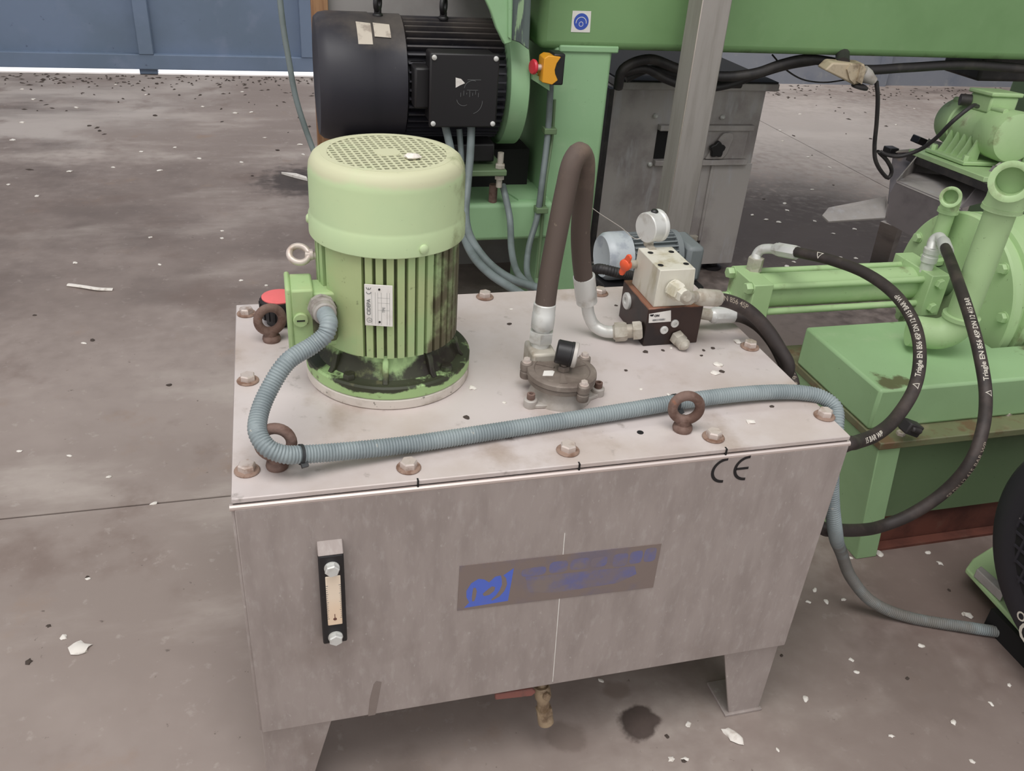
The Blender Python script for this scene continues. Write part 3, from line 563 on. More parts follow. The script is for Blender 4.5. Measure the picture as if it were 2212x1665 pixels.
def ring_at(i, m, r, wd, n, parent, tail=None):
    t = (CP[i + 2] - CP[i - 2]).normalized(); bm = bmesh.new(); lathe(bm, [(r, -wd), (r + .0006, -wd), (r + .0006, wd), (r, wd)], CP[i], t, 24, False, False)
    if tail is not None: box(bm, -.004, .004, -.0025, .0025, -.003, .006, Matrix.Translation(CP[i] + V(tail) * (r + .001)) @ rot_to(V(tail)))
    return obj(n, bm, m, parent)
def near(p): return min(range(4, len(CP) - 4), key=lambda i: (CP[i] - V(p)).length)
ring_at(near((0.0811, 0.036, 0.5917)), 'tie', .0115, .0019, 'cable_tie', con, (.2, -.6, -.5)); ring_at(near((0.5815, 0.0985, 0.577)), 'tie', .0115, .0024, 'cable_tie', con, (.3, -.7, -.6))

# ================================================================== return filter
FC = V((.437, .163, T)); FL = .590 - T
fil = thing('return_filter', 'grey cast return filter with round bolted lid on the tank lid', 'oil filter', FC)
bm = bmesh.new(); lathe(bm, [(.0445, 0), (.0435, .004), (.0408, .008), (.040, .012), (.0395, FL - .004), (.043, FL - .002)], FC, seg=40); obj('filter_body', bm, 'castlight', fil)
def lug(ang, r, rad, z0, z1, m, name):
    a = math.radians(ang); bm = bmesh.new(); d = V((math.cos(a), math.sin(a), 0)); c = FC + d * r
    lathe(bm, [(rad * .95, z0), (rad, z0 + .0015), (rad, z1 - .001), (rad * .9, z1)], c, seg=20); return obj(name, bm, m, fil), c
for ang in (205, -8, 100):
    o, c = lug(ang, .054, .0092, .0, .012, 'castlight', 'foot_lug'); bm = bmesh.new(); lathe(bm, [(.0052, 0), (.0056, .001), (.0056, .008), (.003, .0085), (.0026, .005), (0, .005)], c + V((0, 0, .012)), seg=16); obj('socket_screw', bm, 'rust', o)
    a = math.radians(ang); bm = bmesh.new(); dd = V((math.cos(a), math.sin(a), 0)); tt = V((-dd.y, dd.x, 0)); prism(bm, [FC + dd * .036 + tt * .02, FC + dd * .036 - tt * .02, c - tt * .0085, c + tt * .0085], (0, 0, .006)); obj('foot_web', bm, 'castlight', fil, bevel=.0015)
bm = bmesh.new(); lathe(bm, [(.0445, FL - .003), (.0462, FL - .002), (.0462, FL + .004), (.0445, FL + .0052)], FC, seg=44); obj('lower_rim', bm, 'cast', fil)
bm = bmesh.new(); lathe(bm, [(.0475, FL + .0055), (.0482, FL + .0065), (.0478, FL + .0125), (.046, FL + .0138), (.039, FL + .0142), (.0375, FL + .0125), (.0, FL + .0125)], FC, seg=48); fl = obj('filter_lid', bm, 'cast', fil, label='dusty brown-grey lid')
for k, ang in enumerate((20, 140, 255)):
    a = math.radians(ang); d = V((math.cos(a), math.sin(a), 0)); tt = V((-d.y, d.x, 0)); bm = bmesh.new(); prism(bm, [FC + d * .0375 + tt * .005 + V((0, 0, FL + .0125)), FC + d * .012 + tt * .002 + V((0, 0, FL + .0125)), FC + d * .012 - tt * .002 + V((0, 0, FL + .0125)), FC + d * .0375 - tt * .005 + V((0, 0, FL + .0125))], (0, 0, .0016)); obj('lid_rib', bm, 'cast', fl)
for ang in (152, 33, -72):
    a = math.radians(ang); d = V((math.cos(a), math.sin(a), 0)); c = FC + d * .0500
    bm = bmesh.new(); lathe(bm, [(.0078, FL - .008), (.0084, FL - .006), (.0084, FL + .0015), (.0076, FL + .0022), (.0076, FL + .0045), (.0086, FL + .0055), (.0086, FL + .0145), (.0074, FL + .0158)], c, seg=20); lg_ = obj('lid_lug', bm, 'cast', fil)
    bm = bmesh.new(); lathe(bm, [(.0064, 0), (.0064, .0012)], c + V((0, 0, FL + .0158)), seg=18); hexhead(bm, c + V((0, 0, FL + .0168)), (0, 0, 1), .0052, .0052, ang); obj('bolt', bm, 'bolt', lg_)
bm = bmesh.new(); lp = FC + V((-.021, -.006, FL + .0127)); vs = [lp + V((x, y, 0)) for x, y in ((-.0105, -.0055), (.0035, -.0075), (.0095, .0035), (.0075, .0065), (-.0045, .0075))]; prism(bm, vs, (0, 0, .0004)); obj('sticker', bm, 'white', fl, label='small white sticker')
# pressure gauge standing on the filter lid, its face to the right
gc = V((0.4388, 0.163, 0.6296)); bm = bmesh.new(); ga = V((.92, -.36, -.12)).normalized()
cyl(bm, (gc.x, gc.y, FC.z + FL + .012), (gc.x, gc.y, gc.z - .010), .0046, 14); hexhead(bm, (gc.x, gc.y, FC.z + FL + .013), (0, 0, 1), .0085, .007); gs = obj('gauge_stem', bm, 'cast', fil)
bm = bmesh.new(); lathe(bm, [(.0, -.0125), (.0150, -.0125), (.0165, -.011), (.0168, .007), (.0174, .0075), (.0174, .0105)], gc, ga, 32); gb = obj('gauge_body', bm, 'blackplain', fil, label='black round gauge')
bm = bmesh.new(); lathe(bm, [(.0172, .0105), (.0178, .012), (.0178, .0152), (.0165, .0165), (0, .0168)], gc, ga, 32); obj('gauge_cover', bm, 'castlight', gb, label='pale clouded gauge cover')
# inlet neck and union
nk = V((0.4203, 0.215, 0.6011)); bm = bmesh.new(); ax = (V((0.4235, 0.222, 0.673)) - nk).normalized()
box(bm, nk.x - .0185, nk.x + .0175, .190, .236, .574, nk.z + .013); lathe(bm, [(.016, 0), (.016, .012)], (nk.x, .213, .5632), seg=20); obj('inlet_neck', bm, 'zincdirty', fil, bevel=.004, label='beige square inlet neck')

# ================================================================== wide suction hose
hs = thing('return_hose', 'wide dusty brown hose arching from the filter up and down to the valve block', 'hose', nk)
hp = [V((0.4236, 0.222, 0.6716)), V((0.4278, 0.228, 0.7187)), V((0.436, 0.236, 0.7752)), V((0.4454, 0.246, 0.8291)), V((0.4539, 0.254, 0.8636)), V((0.4652, 0.264, 0.8729)), V((0.4779, 0.276, 0.8599)), V((0.4881, 0.292, 0.8064)), V((0.495, 0.305, 0.747)), V((0.5056, 0.316, 0.6991)), V((0.5176, 0.324, 0.6561))]
bm = bmesh.new(); HP = smooth(hp, .006); tube(bm, HP, .0142, 22); obj('rubber_hose', bm, 'rubberdusty', hs, ang=60)
bm = bmesh.new(); a0 = V((0.4232, 0.222, 0.6765)); a1 = V((0.4215, 0.219, 0.6395)); lathe(bm, [(.0150, 0), (.0158, .001), (.0158, .014), (.0164, .015), (.0164, (a1 - a0).length - .003), (.0145, (a1 - a0).length)], a0, a1 - a0, 16); obj('ferrule', bm, 'zinc', hs, label='crimped zinc ferrule')
a2 = V((0.4202, 0.217, 0.6164)); bm = bmesh.new(); lathe(bm, [(.0118, 0), (.0118, .006)], a1, a2 - a1, 20); hexhead(bm, a1 + (a2 - a1) * .15, a2 - a1, .0182, .017); lathe(bm, [(.0128, 0), (.0128, .022)], a1 + (a2 - a1) * .6, a2 - a1, 18); obj('union_nut', bm, 'zinc', hs, label='shiny union nut')
b0 = V((0.5165, 0.324, 0.6653)); b1 = V((0.5272, 0.327, 0.6208)); bm = bmesh.new(); lathe(bm, [(.0150, -.004), (.0168, -.003), (.0168, (b1 - b0).length * .72), (.0160, (b1 - b0).length * .75), (.0163, (b1 - b0).length * .95), (.012, (b1 - b0).length)], b0, b1 - b0, 24); obj('ferrule', bm, 'zinc', hs, label='smooth white zinc ferrule')
bx = V((0.611, 0.2943, 0.5856))
el = [b1, V((0.533, 0.328, 0.6001)), V((0.5437, 0.326, 0.5819)), V((0.5563, 0.316, 0.5764)), V((0.5724, 0.306, 0.5788)), V((0.5861, 0.302, 0.5808))]
bm = bmesh.new(); tube(bm, smooth(el, .004), .0096, 18); obj('elbow_pipe', bm, 'zinc', hs, ang=60, label='bent zinc elbow pipe')
e0 = V((0.574, 0.306, 0.5787)); ed = (bx - e0).normalized(); Lk = (bx - e0).length
bm = bmesh.new(); lathe(bm, [(.0105, -.006), (.0125, -.003)], e0, ed, 18); hexhead(bm, e0 - ed * .003, ed, .0152, .019, .1); lathe(bm, [(.011, .0), (.011, Lk)], e0, ed, 18); hexhead(bm, bx - ed * .0145, ed, .0160, .0142, .5); obj('union_nut', bm, 'zincdirty', hs, label='pair of zinc hex nuts')

# ================================================================== valve block
vb = thing('valve_block', 'brown and silver hydraulic valve block with gauge on the tank lid', 'valve block', (.66, .33, T))
bm = bmesh.new(); box(bm, .611, .703, .283, .39, T + .0003, .628); vbb = obj('base_block', bm, 'blockbrown', vb, bevel=.0015, label='oily dark brown base block')
bm = bmesh.new(); prism(bm, [(.6195, .287, .628), (.6845, .287, .628), (.6795, .287, .689), (.6215, .287, .689)], (0, .089, 0)); vbu = obj('upper_block', bm, 'blockalu', vb, bevel=.0012, label='silver upper block')
for q in ((0.6295, 0.3048, 0.689), (0.6721, 0.306, 0.689), (0.6332, 0.3538, 0.689), (0.6687, 0.3543, 0.689)):
    q = V(q); q.y = min(max(q.y, .297), .366); bm = bmesh.new(); lathe(bm, [(.0036, 0), (.0036, .0004)], (q.x, q.y, .689), seg=16); lathe(bm, [(.0042, .0), (.0046, .0006), (.0036, .0007)], (q.x, q.y, .689), seg=16, cap0=False, cap1=False); obj('bolt_hole', bm, 'dark', vbu)
def F(px, py): return V((px, .2828, py))
bm = bmesh.new(); q0, q1, q2, q3 = V((0.6126, 0.2828, 0.6192)), V((0.648, 0.2828, 0.6234)), V((0.6513, 0.2828, 0.6041)), V((0.6142, 0.2828, 0.604)); prism(bm, [q0, q1, q2, q3], (0, -.0006, 0)); st = obj('sticker', bm, 'white', vb, label='white serial sticker')
flat_text('print', '8BR2102001', .0042, 'ink', st, q3 + V((.0055, -.0007, .0042)), (.985, 0, .02), (0, 0, 1), bold=.00015)
flat_text('print', 'ON', .0052, 'blackink', st, q0 + V((.009, -.0007, -.0036)), (.985, 0, .02), (0, 0, 1), bold=.0003)
bm = bmesh.new(); prism(bm, [q0 + V((.001, -.0008, -.001)), q0 + V((.008, -.0008, -.0005)), q0 + V((.007, -.0008, -.004)), q0 + V((.003, -.0008, -.004))], (0, -.0002, 0)); obj('print_mark', bm, 'blackink', st)
for q in ((0.6421, 0.283, 0.5901), (0.6583, 0.283, 0.6004)):
    bm = bmesh.new(); lathe(bm, [(.0066, 0), (.0066, .0022), (.0055, .003), (.0028, .003), (.0026, .0012), (0, .0012)], q, (0, -1, 0), 20); obj('plug_screw', bm, 'zinc', vb)
bm = bmesh.new(); lathe(bm, [(.0138, 0), (.0138, .0035), (.0122, .0048), (.006, .0048), (.0056, .002), (0, .002)], (.611, .362, .604), (-1, 0, 0), 28); obj('side_plug', bm, 'zinc', vb, label='large round side plug')
q = V((0.6667, 0.283, 0.5755)); d = V((.12, -1, -.10)).normalized(); bm = bmesh.new(); hexhead(bm, q, d, .0128, .012); lathe(bm, [(.0092, .011), (.0102, .012), (.0102, .0225), (.0078, .0235), (.0078, .026), (.0062, .027), (.0032, .030), (0, .0305)], q, d, 22); obj('test_point', bm, 'zincdirty', vb, label='screw-on test point fitting')
q = V((0.646, 0.287, 0.6588)); d = V((.30, -.95, -.05)).normalized(); bm = bmesh.new(); lathe(bm, [(.0142, 0), (.0142, .003)], q, d, 24); hexhead(bm, q + d * .002, d, .0150, .019, .2); hexhead(bm, q + d * .02, d, .0120, .010, .5); cart = obj('cartridge_valve', bm, 'blockalu', vb, label='hex cartridge valve')
bm = bmesh.new(); lathe(bm, [(.0098, .029), (.0105, .032), (.0105, .038), (.007, .043), (.0045, .046), (0, .047)], q, d, 20); obj('cap_nut', bm, 'zincdirty', cart)
# orange tap and gauge behind the block
oc = V((0.6005, 0.365, 0.6662)); bm = bmesh.new(); dz = V((.10, -.35, .93)).normalized(); od = V((-.86, -.48, -.12)).normalized()
lathe(bm, [(.0085, -.004), (.0098, -.001), (.0098, .005), (.006, .0075), (0, .008)], oc, od, 20); s_ = dz.cross(od).normalized()
for sgn in (1, -1):
    prism(bm, [oc + dz * sgn * .006 - s_ * .0058, oc + dz * sgn * .0185 - s_ * .0045, oc + dz * sgn * .0215 + s_ * .0, oc + dz * sgn * .0185 + s_ * .0045, oc + dz * sgn * .006 + s_ * .0058], od * .0045)
tap = obj('tap_handle', bm, 'orange', vb, bevel=.0008, label='orange wing handle')
bm = bmesh.new(); cyl(bm, oc - od * .002, V((.6215, oc.y - .004 + .012, oc.z - .004)), .0068, 16); obj('tap_stem', bm, 'zincdirty', vb)
gg = V((0.6442, 0.385, 0.7202)); ga = V((.62, -.20, .0)).normalized() * 1.0
bm = bmesh.new(); cyl(bm, (gg.x - .002, gg.y, .688), gg - V((0, 0, .018)), .0055, 16); hexhead(bm, (gg.x - .002, gg.y, .6895), (0, 0, 1), .0085, .007); cyl(bm, (gg.x - .002, gg.y - .02, .688), (gg.x - .002, gg.y, .6895), .006, 12); obj('gauge_stem', bm, 'zincdirty', vb)
ga = V((.93, .34, .0)).normalized()
bm = bmesh.new(); lathe(bm, [(0, -.0145), (.0225, -.0145), (.0238, -.013), (.0238, .007), (.0252, .0085), (.0258, .010), (.0258, .0135), (.024, .015), (0, .015)], gg, ga, 40); gb = obj('gauge_body', bm, 'zinc', vb, label='steel pressure gauge seen from behind')
bm = bmesh.new(); lathe(bm, [(.0055, 0), (.006, .002), (.004, .0045), (0, .005)], gg + V((0, 0, .0232)), (0, 0, 1), 14); obj('fill_plug', bm, 'blackplain', gb)

# ================================================================== two pressure hoses with white print
def pressure_hose(label, loc, pts, r, prints, facing_of):
    t = thing('pressure_hose', label, 'hose', loc, None); bm = bmesh.new(); P = smooth(pts, .006); tube(bm, P, r, 20); o = obj('rubber_hose', bm, 'rubber', t, ang=60)
    return t, P, o
def arclen(P, p):
    L, best, bs = 0, 9, 0
    for i, a in enumerate(P):
        if i: L += (a - P[i - 1]).length
        d = (a - V(p)).length
        if d < best: best, bs = d, L
    return bs
def hose_print(t, P, start, s, size, facing, r, m='print', bold=.0001, spacing=1.0):
    vs, fs = text_mesh(s, size, 'LEFT', bold, spacing); bm = bmesh.new(); tube_print(bm, P, arclen(P, start), r, facing, vs, fs); return obj('print', bm, m, t, normals=False)
def hose_tri(t, P, start, facing, r, m='print', h=.0105):
    vs, fs = tri_outline(h); bm = bmesh.new(); tube_print(bm, P, arclen(P, start), r, facing, vs, fs); return obj('triangle_mark', bm, m, t, normals=False)
HR = .0108
# hose one: upper block -> down behind the tank -> big loop -> left end of the cylinder
A0 = V((0.6765, 0.262, 0.6511))
p1 = [V((0.7072, 0.268, 0.6467)), V((0.7384, 0.272, 0.6384)), V((0.77, 0.27, 0.6241)), V((0.8012, 0.26, 0.5989)), V((0.8235, 0.24, 0.5692)), V((0.8378, 0.222, 0.5405)), V((.830, .235, .49)), V((.838, .23, .43)), V((.838, .17, .41)), V((.834, .10, .45)), V((0.832, 0.044, 0.5167)),
      V((0.8917, 0.0901, 0.4827)), V((0.9508, 0.1196, 0.4709)), V((1.0207, 0.1636, 0.4683)), V((1.0726, 0.2013, 0.4956)), V((1.1065, 0.2471, 0.5274)), V((1.1367, 0.3145, 0.5528)), V((1.1504, 0.394, 0.5701)), V((1.1463, 0.4834, 0.5751)), V((1.1265, 0.5749, 0.566)), V((1.1076, 0.6292, 0.5562)), V((1.1014, 0.6575, 0.5499))]
h1, P1, _ = pressure_hose('black printed hose looping from upper valve block to left end of green cylinder', p1[0], p1, HR, None, None)
FN = V((-.62, -.64, .42))
def ferrule(t, a, b, r, seg=14, m='zinc', label=None):
    a, b = V(a), V(b); L = (b - a).length; bm = bmesh.new(); lathe(bm, [(r * .93, 0), (r, L * .05), (r, L * .8), (r * .9, L * .84), (r * .9, L * .9), (r * .7, L)], a, b - a, seg); return obj('ferrule', bm, m, t, label=label)
ferrule(h1, (0.7165, 0.268, 0.6469), (0.6714, 0.258, 0.6564), .0132, 12, 'zincdirty', 'dirty zinc ferrule')
bm = bmesh.new(); cyl(bm, (0.6729, 0.258, 0.6563), (0.6509, 0.246, 0.6638), .0082, 14); obj('hose_tail', bm, 'zincdirty', h1)
ferrule(h1, (1.1048, 0.6503, 0.5497), (1.0871, 0.708, 0.5361), .0150, 8, 'zinc', 'long zinc ferrule')
ek = [V((1.0917, 0.7009, 0.5367)), V((1.0839, 0.7234, 0.53)), V((1.0756, 0.7386, 0.521)), V((1.0704, 0.7419, 0.5081)), V((1.0651, 0.7296, 0.4974))]
bm = bmesh.new(); tube(bm, smooth(ek, .004), .0105, 16); obj('elbow_pipe', bm, 'zinc', h1, ang=60, label='zinc elbow pipe')
eb = V((1.0664, 0.7332, 0.5001)); et = V((eb.x, eb.y, .476)); bm = bmesh.new(); hexhead(bm, (eb.x, eb.y, eb.z + .006), (0, 0, -1), .0172, .024); lathe(bm, [(.0125, 0), (.0125, eb.z - .476)], et, (0, 0, 1), 18); hexhead(bm, et, (0, 0, 1), .0165, .013, .6); obj('union_nut', bm, 'zincdirty', h1, label='dirty hex union')
hose_print(h1, P1, (0.7175, 0.268, 0.6461), 'N 856 4SP', .0115, V((-.3, -.75, .6)), HR, 'printdim')
hose_tri(h1, P1, (1.0754, 0.1945, 0.486), FN, HR, 'print', .0125)
hose_print(h1, P1, (1.0887, 0.2125, 0.5019), 'Triagle EN 856 4SP DN 12 415 BAR WP', .0120, FN, HR, bold=.0002)
hose_print(h1, P1, (0.8994, 0.097, 0.478), '15 BAR WP', .0118, V((-.5, -.72, .42)), HR, bold=.00035)
hose_tri(h1, P1, (1.1171, 0.5821, 0.5633), V((-.45, -.7, .5)), HR, 'print', .016)
# hose two: base block -> down -> lower loop -> right end of the cylinder
p2 = [V((0.7764, 0.325, 0.5871)), V((0.8033, 0.326, 0.5816)), V((0.835, 0.322, 0.5645)), V((0.8616, 0.308, 0.537)), V((0.8794, 0.288, 0.5042)), V((0.8872, 0.265, 0.4764)), V((.832, .30, .46)), V((.84, .30, .38)), V((.845, .22, .33)), V((.85, .14, .33)), V((0.858, 0.0704, 0.3394)),
      V((0.9242, 0.108, 0.2924)), V((0.9783, 0.1215, 0.272)), V((1.0592, 0.1523, 0.2435)), V((1.1043, 0.1468, 0.2665)), V((1.1514, 0.1394, 0.3168)), V((1.1748, 0.1343, 0.3787)), V((1.1992, 0.1568, 0.427)), V((1.2325, 0.2077, 0.4666)), V((1.243, 0.259, 0.5152)), V((1.2697, 0.3327, 0.5492)), V((1.3147, 0.4302, 0.5716)), V((1.3926, 0.5489, 0.566)), V((1.4523, 0.6333, 0.555))]
h2, P2, _ = pressure_hose('black printed hose in wide low loop from brown block to right end of cylinder', p2[0], p2, HR, None, None)
ferrule(h2, (0.7838, 0.325, 0.5875), (0.7411, 0.325, 0.5883), .0140, 10, 'zinc', 'zinc ferrule')
bm = bmesh.new(); hexhead(bm, (.702, .325, .598), (1, 0, .02), .0150, .0135); cyl(bm, (.702, .325, .598), (0.747, 0.325, 0.588), .0095, 14); obj('union_nut', bm, 'zincdirty', h2, label='dirty hex nut')
hose_tri(h2, P2, (0.8419, 0.318, 0.5627), V((-.2, -.7, .65)), HR, 'printdim', .014)
hose_print(h2, P2, (0.8593, 0.306, 0.5417), 'Triagle EN 856 4SP', .0118, V((-.1, -.75, .6)), HR, 'printdim')
FD = V((-.15, -.85, .5))
hose_tri(h2, P2, (1.2302, 0.1989, 0.461), V((-.35, -.78, .45)), HR, 'print', .0125)
hose_print(h2, P2, (1.2423, 0.2233, 0.477), 'Triagle EN 856 4SP DN 12 415 BAR', .0120, V((-.40, -.75, .48)), HR, bold=.0002)
hose_print(h2, P2, (1.1514, 0.1394, 0.3168), 'SP DN 12 415 BAR WP', .0112, V((.1, -.95, -.05)), HR, 'printdim')
ferrule(h2, (1.448, 0.6195, 0.5502), (1.4739, 0.6708, 0.5574), .0140, 14, 'zinc', 'pale zinc ferrule')
bm = bmesh.new(); tube(bm, smooth([V((1.4716, 0.6633, 0.554)), V((1.4776, 0.6877, 0.5571)), V((1.4725, 0.6945, 0.5459)), V((1.467, 0.6851, 0.5281))], .004), .0115, 16); obj('elbow_pipe', bm, 'zinc', h2, ang=60)
c2 = V((1.4655, 0.6812, 0.521)); bm = bmesh.new(); lathe(bm, [(.0175, 0), (.0175, .010), (.0160, .011), (.0160, .016), (.0175, .017), (.0175, .03), (.0140, .031), (.014, c2.z + .012 - .478)], (c2.x, c2.y, c2.z + .012), (0, 0, -1), 18); obj('union_nut', bm, 'zinc', h2, label='pale ribbed union nut')

# ================================================================== green hydraulic cylinder
CY, CZ = .707, .440
hc = thing('hydraulic_cylinder', 'light green tie-rod hydraulic cylinder lying behind the right end of the tank', 'cylinder', (1.25, CY, .39))
bm = bmesh.new(); box(bm, 1.027, 1.072, .654, .760, .398, .478); obj('end_block', bm, 'greenpump', hc, bevel=.002)
bm = bmesh.new(); box(bm, 1.452, 1.500, .640, .774, .388, .486); obj('end_block', bm, 'greenpump', hc, bevel=.002)
bm = bmesh.new(); box(bm, 1.500, 1.512, .655, .759, .396, .470); obj('seal_plate', bm, 'cabledark', hc)
bm = bmesh.new(); cyl(bm, (1.07, CY, CZ), (1.455, CY, CZ), .0375, 36); obj('barrel', bm, 'greenpump', hc)
bm = bmesh.new(); cyl(bm, (1.51, CY, CZ), (1.56, CY, CZ), .035, 30); obj('piston_collar', bm, 'greendark', hc)
for y in (.666, .748):
    for z in (.409, .467):
        bm = bmesh.new(); cyl(bm, (1.072, y, z), (1.452, y, z), .0075, 14); obj('tie_rod', bm, 'greenpump', hc)
        bm = bmesh.new(); lathe(bm, [(.0135, 0), (.0135, .002)], (1.0275, y, z), (-1, 0, 0), 18); hexhead(bm, (1.025, y, z), (-1, 0, 0), .0125, .013); obj('tie_nut', bm, 'greenpump', hc)
        bm = bmesh.new(); hexhead(bm, (1.476, .6405 if y < .7 else .7735, z), (0, -1 if y < .7 else 1, 0), .0120, .010); obj('block_bolt', bm, 'greenpump', hc)

# ================================================================== green pump head: disc, drum and pipes
PX, PY, PZ, PR = 1.55, .680, .420, .186
ph = thing('drum_pump', 'large pale green round drum pump behind the right pipe', 'pump', (1.75, PY, .24))
bm = bmesh.new(); lathe(bm, [(PR - .004, 0), (PR, .004), (PR, .022), (PR - .003, .025)], (PX, PY, PZ), (1, 0, 0), 72); obj('front_flange', bm, 'greenpump', ph)
bm = bmesh.new(); lathe(bm, [(PR - .012, .025), (PR - .012, .04), (PR - .002, .042), (PR - .002, .062), (PR - .02, .066), (PR - .035, .075), (PR - .03, .10), (PR - .012, .13), (PR - .012, .42), (PR - .03, .44)], (PX, PY, PZ), (1, 0, 0), 64); obj('drum', bm, 'greenpump', ph)
for k in range(10):
    a = 2 * PI * k / 10 + .5; c = V((PX, PY + math.cos(a) * (PR - .02), PZ + math.sin(a) * (PR - .02))); bm = bmesh.new(); lathe(bm, [(.013, 0), (.013, .002)], c, (-1, 0, 0), 16); hexhead(bm, c, (-1, 0, 0), .0115, .011); obj('flange_bolt', bm, 'greenpump', ph)
bm = bmesh.new(); box(bm, 1.66, 1.70, .60, .76, .10, .27); box(bm, 1.86, 1.90, .60, .76, .10, .27); box(bm, 1.60, 1.96, .53, .83, .10, .12); obj('foot', bm, 'greendark', ph)
# large standing pipe with open elbow
LX, LY = 1.3835, .462
lp = thing('large_pipe', 'thick pale green pipe with an open elbow standing on the green base', 'pipe', (LX, LY, .392))
bm = bmesh.new(); cyl(bm, (LX, LY, .475), (LX + .002, LY, .725), .0282, 32); obj('pipe', bm, 'greenpump', lp)
def open_elbow(name, c, up, out, r, parent, m, reach=1.0, collar=1.2):
    c, up, out = V(c), V(up).normalized(), V(out).normalized(); bend = r * 1.25; bm = bmesh.new(); pts = [c - up * r * .9, c - up * .2 * r]
    for k in range(0, 7):
        a = k / 6 * PI / 2; pts.append(c + up * bend * math.sin(a) + out * bend * (1 - math.cos(a)) + up * r * 0)
    end = pts[-1] + out * r * .9 * reach; pts.append(end); n = len(pts)
    tube(bm, pts, r * 1.13, 28, [collar / 1.08] + [1] * (n - 2) + [collar / 1.10], caps=False)
    lathe(bm, [(r * 1.13 * collar / 1.10, 0), (r * 1.25, .002), (r * 1.25, .007), (r * 1.02, .008), (r * .86, .006), (r * .84, -r * 1.1), (0, -r * 1.1)], end, out, 28, False, False)
    lathe(bm, [(r * 1.05, 0), (r * 1.24, .001), (r * 1.24, .008), (r * 1.1, .010)], pts[0], up, 28)
    return obj(name, bm, m, parent, ang=50)
open_elbow('top_elbow', (LX + .0022, LY, .728), (0, 0, 1), (-.72, -.66, .10), .0292, lp, 'greenpump')
bm = bmesh.new(); ce = V((LX, LY, .475)); pts = [ce + V((0, 0, .004))]
for k in range(9):
    a = k / 8 * PI / 2; pts.append(ce + V((-.9, .42, 0)).normalized() * .042 * (1 - math.cos(a)) + V((0, 0, -.042 * math.sin(a) + .002)))
pts.append(pts[-1] + V((-.9, .42, 0)).normalized() * .045)
tube(bm, pts, .0318, 28); lathe(bm, [(.031, 0), (.0358, .001), (.0358, .009), (.031, .010)], ce, (0, 0, 1), 28); obj('bottom_elbow', bm, 'greenpump', lp, ang=50)
sp = thing('small_pipe', 'thin pale green pipe with an open elbow in front of the pump head', 'pipe', (1.515, .735, .49))
bm = bmesh.new(); cyl(bm, (1.523, .735, .48), (1.523, .735, .610), .0170, 24); lathe(bm, [(.026, 0), (.026, .01), (.02, .014)], (1.523, .735, .478), seg=20); obj('pipe', bm, 'greenpump', sp)
open_elbow('top_elbow', (1.523, .735, .612), (0, 0, 1), (-.70, -.62, .15), .0180, sp, 'greenpump')

# ================================================================== green base box
gb = thing('pump_stand', 'green box-shaped pump stand with a dirty ledge right of the tank', 'machine base', (1.7, .6, 0))
bm = bmesh.new(); prism(bm, [(1.15, .354, .302), (2.9, .354, .302), (2.9, .480, .302), (1.51, .480, .302), (1.51, .62, .302), (1.15, .62, .302)], (0, 0, .09)); obj('upper_box', bm, 'greenbase', gb, bevel=.006)
bm = bmesh.new(); prism(bm, [(1.148, .308, .286), (2.9, .308, .286), (2.9, .525, .286), (1.53, .525, .286), (1.53, .70, .286), (1.148, .70, .286)], (0, 0, .016)); obj('ledge', bm, 'greenoil', gb, bevel=.002, label='dirty ledge plate')
bm = bmesh.new(); prism(bm, [(1.152, .314, .286), (1.152, .69, .286), (1.19, .69, .0), (1.19, .314, .0)], (.05, 0, 0)); obj('end_leg', bm, 'greenbase', gb, bevel=.002)
bm = bmesh.new(); prism(bm, [(1.2, .34, .085), (2.9, .34, .085), (2.9, .525, .085), (1.53, .525, .085), (1.53, .69, .085), (1.2, .69, .085)], (0, 0, .201)); obj('lower_box', bm, 'greendark', gb)
bm = bmesh.new(); box(bm, 1.215, 2.9, .352, .525, 0, .085); obj('skid', bm, 'redbase', gb, label='red-brown primed skid')
bm = bmesh.new(); box(bm, 1.206, 2.9, .328, .350, .0, .006); obj('skid_edge', bm, 'redbase', gb)
for q, r in (((1.4837, 0.3652, 0.302), .0125), ((1.207, 0.3308, 0.302), .009)):
    bm = bmesh.new(); hexhead(bm, (q[0], max(q[1], .32), .302), (0, 0, 1), r, .007); obj('bolt', bm, 'bolt', gb)
cp_ = V((1.202, 0.312, 0.3363)); bm = bmesh.new(); box(bm, -.018, .018, -.012, .012, -.014, .010, Matrix.Translation(cp_ + V((0, -.006, 0))) @ Matrix.Rotation(.4, 4, 'Y')); cyl(bm, cp_ + V((-.01, -.018, .004)), cp_ + V((.012, -.018, -.004)), .006, 12)
clip = tag(obj('hose_clip', bm, 'cabledark', bevel=.003), 'small dark plastic clip on the front edge of the green ledge', 'clip')

# ================================================================== black motor at the right edge
MX, MY, MZ, MR = 1.28, -.068, .292, .220
m2 = thing('fan_motor', 'black electric motor with gridded fan cover cut off by the right picture edge', 'electric motor', (1.45, MY, .05))
bm = bmesh.new(); lathe(bm, [(.0, .012), (.06, .012), (.06, 0.002), (MR - .045, .0), (MR - .012, .004), (MR - .003, .012), (MR, .022), (MR, .16), (MR - .006, .165)], (MX, MY, MZ), (1, 0, 0), 72, False); obj('fan_cover', bm, 'blackfan', m2)
bm = bmesh.new(); cyl(bm, (MX + .16, MY, MZ), (MX + .5, MY, MZ), MR - .03, 48); obj('stator_body', bm, 'black', m2)
g = .0235
bm = bmesh.new(); Rg = MR - .065
for k in range(-6, 7):
    o_ = (k + .5) * g; hl = math.sqrt(max(0, Rg ** 2 - o_ * o_))
    if hl < .02: continue
    box(bm, MX - .0034, MX + .001, MY + o_ - .0022, MY + o_ + .0022, MZ - hl, MZ + hl); box(bm, MX - .003, MX + .001, MY - hl, MY + hl, MZ + o_ - .0022, MZ + o_ + .0022)
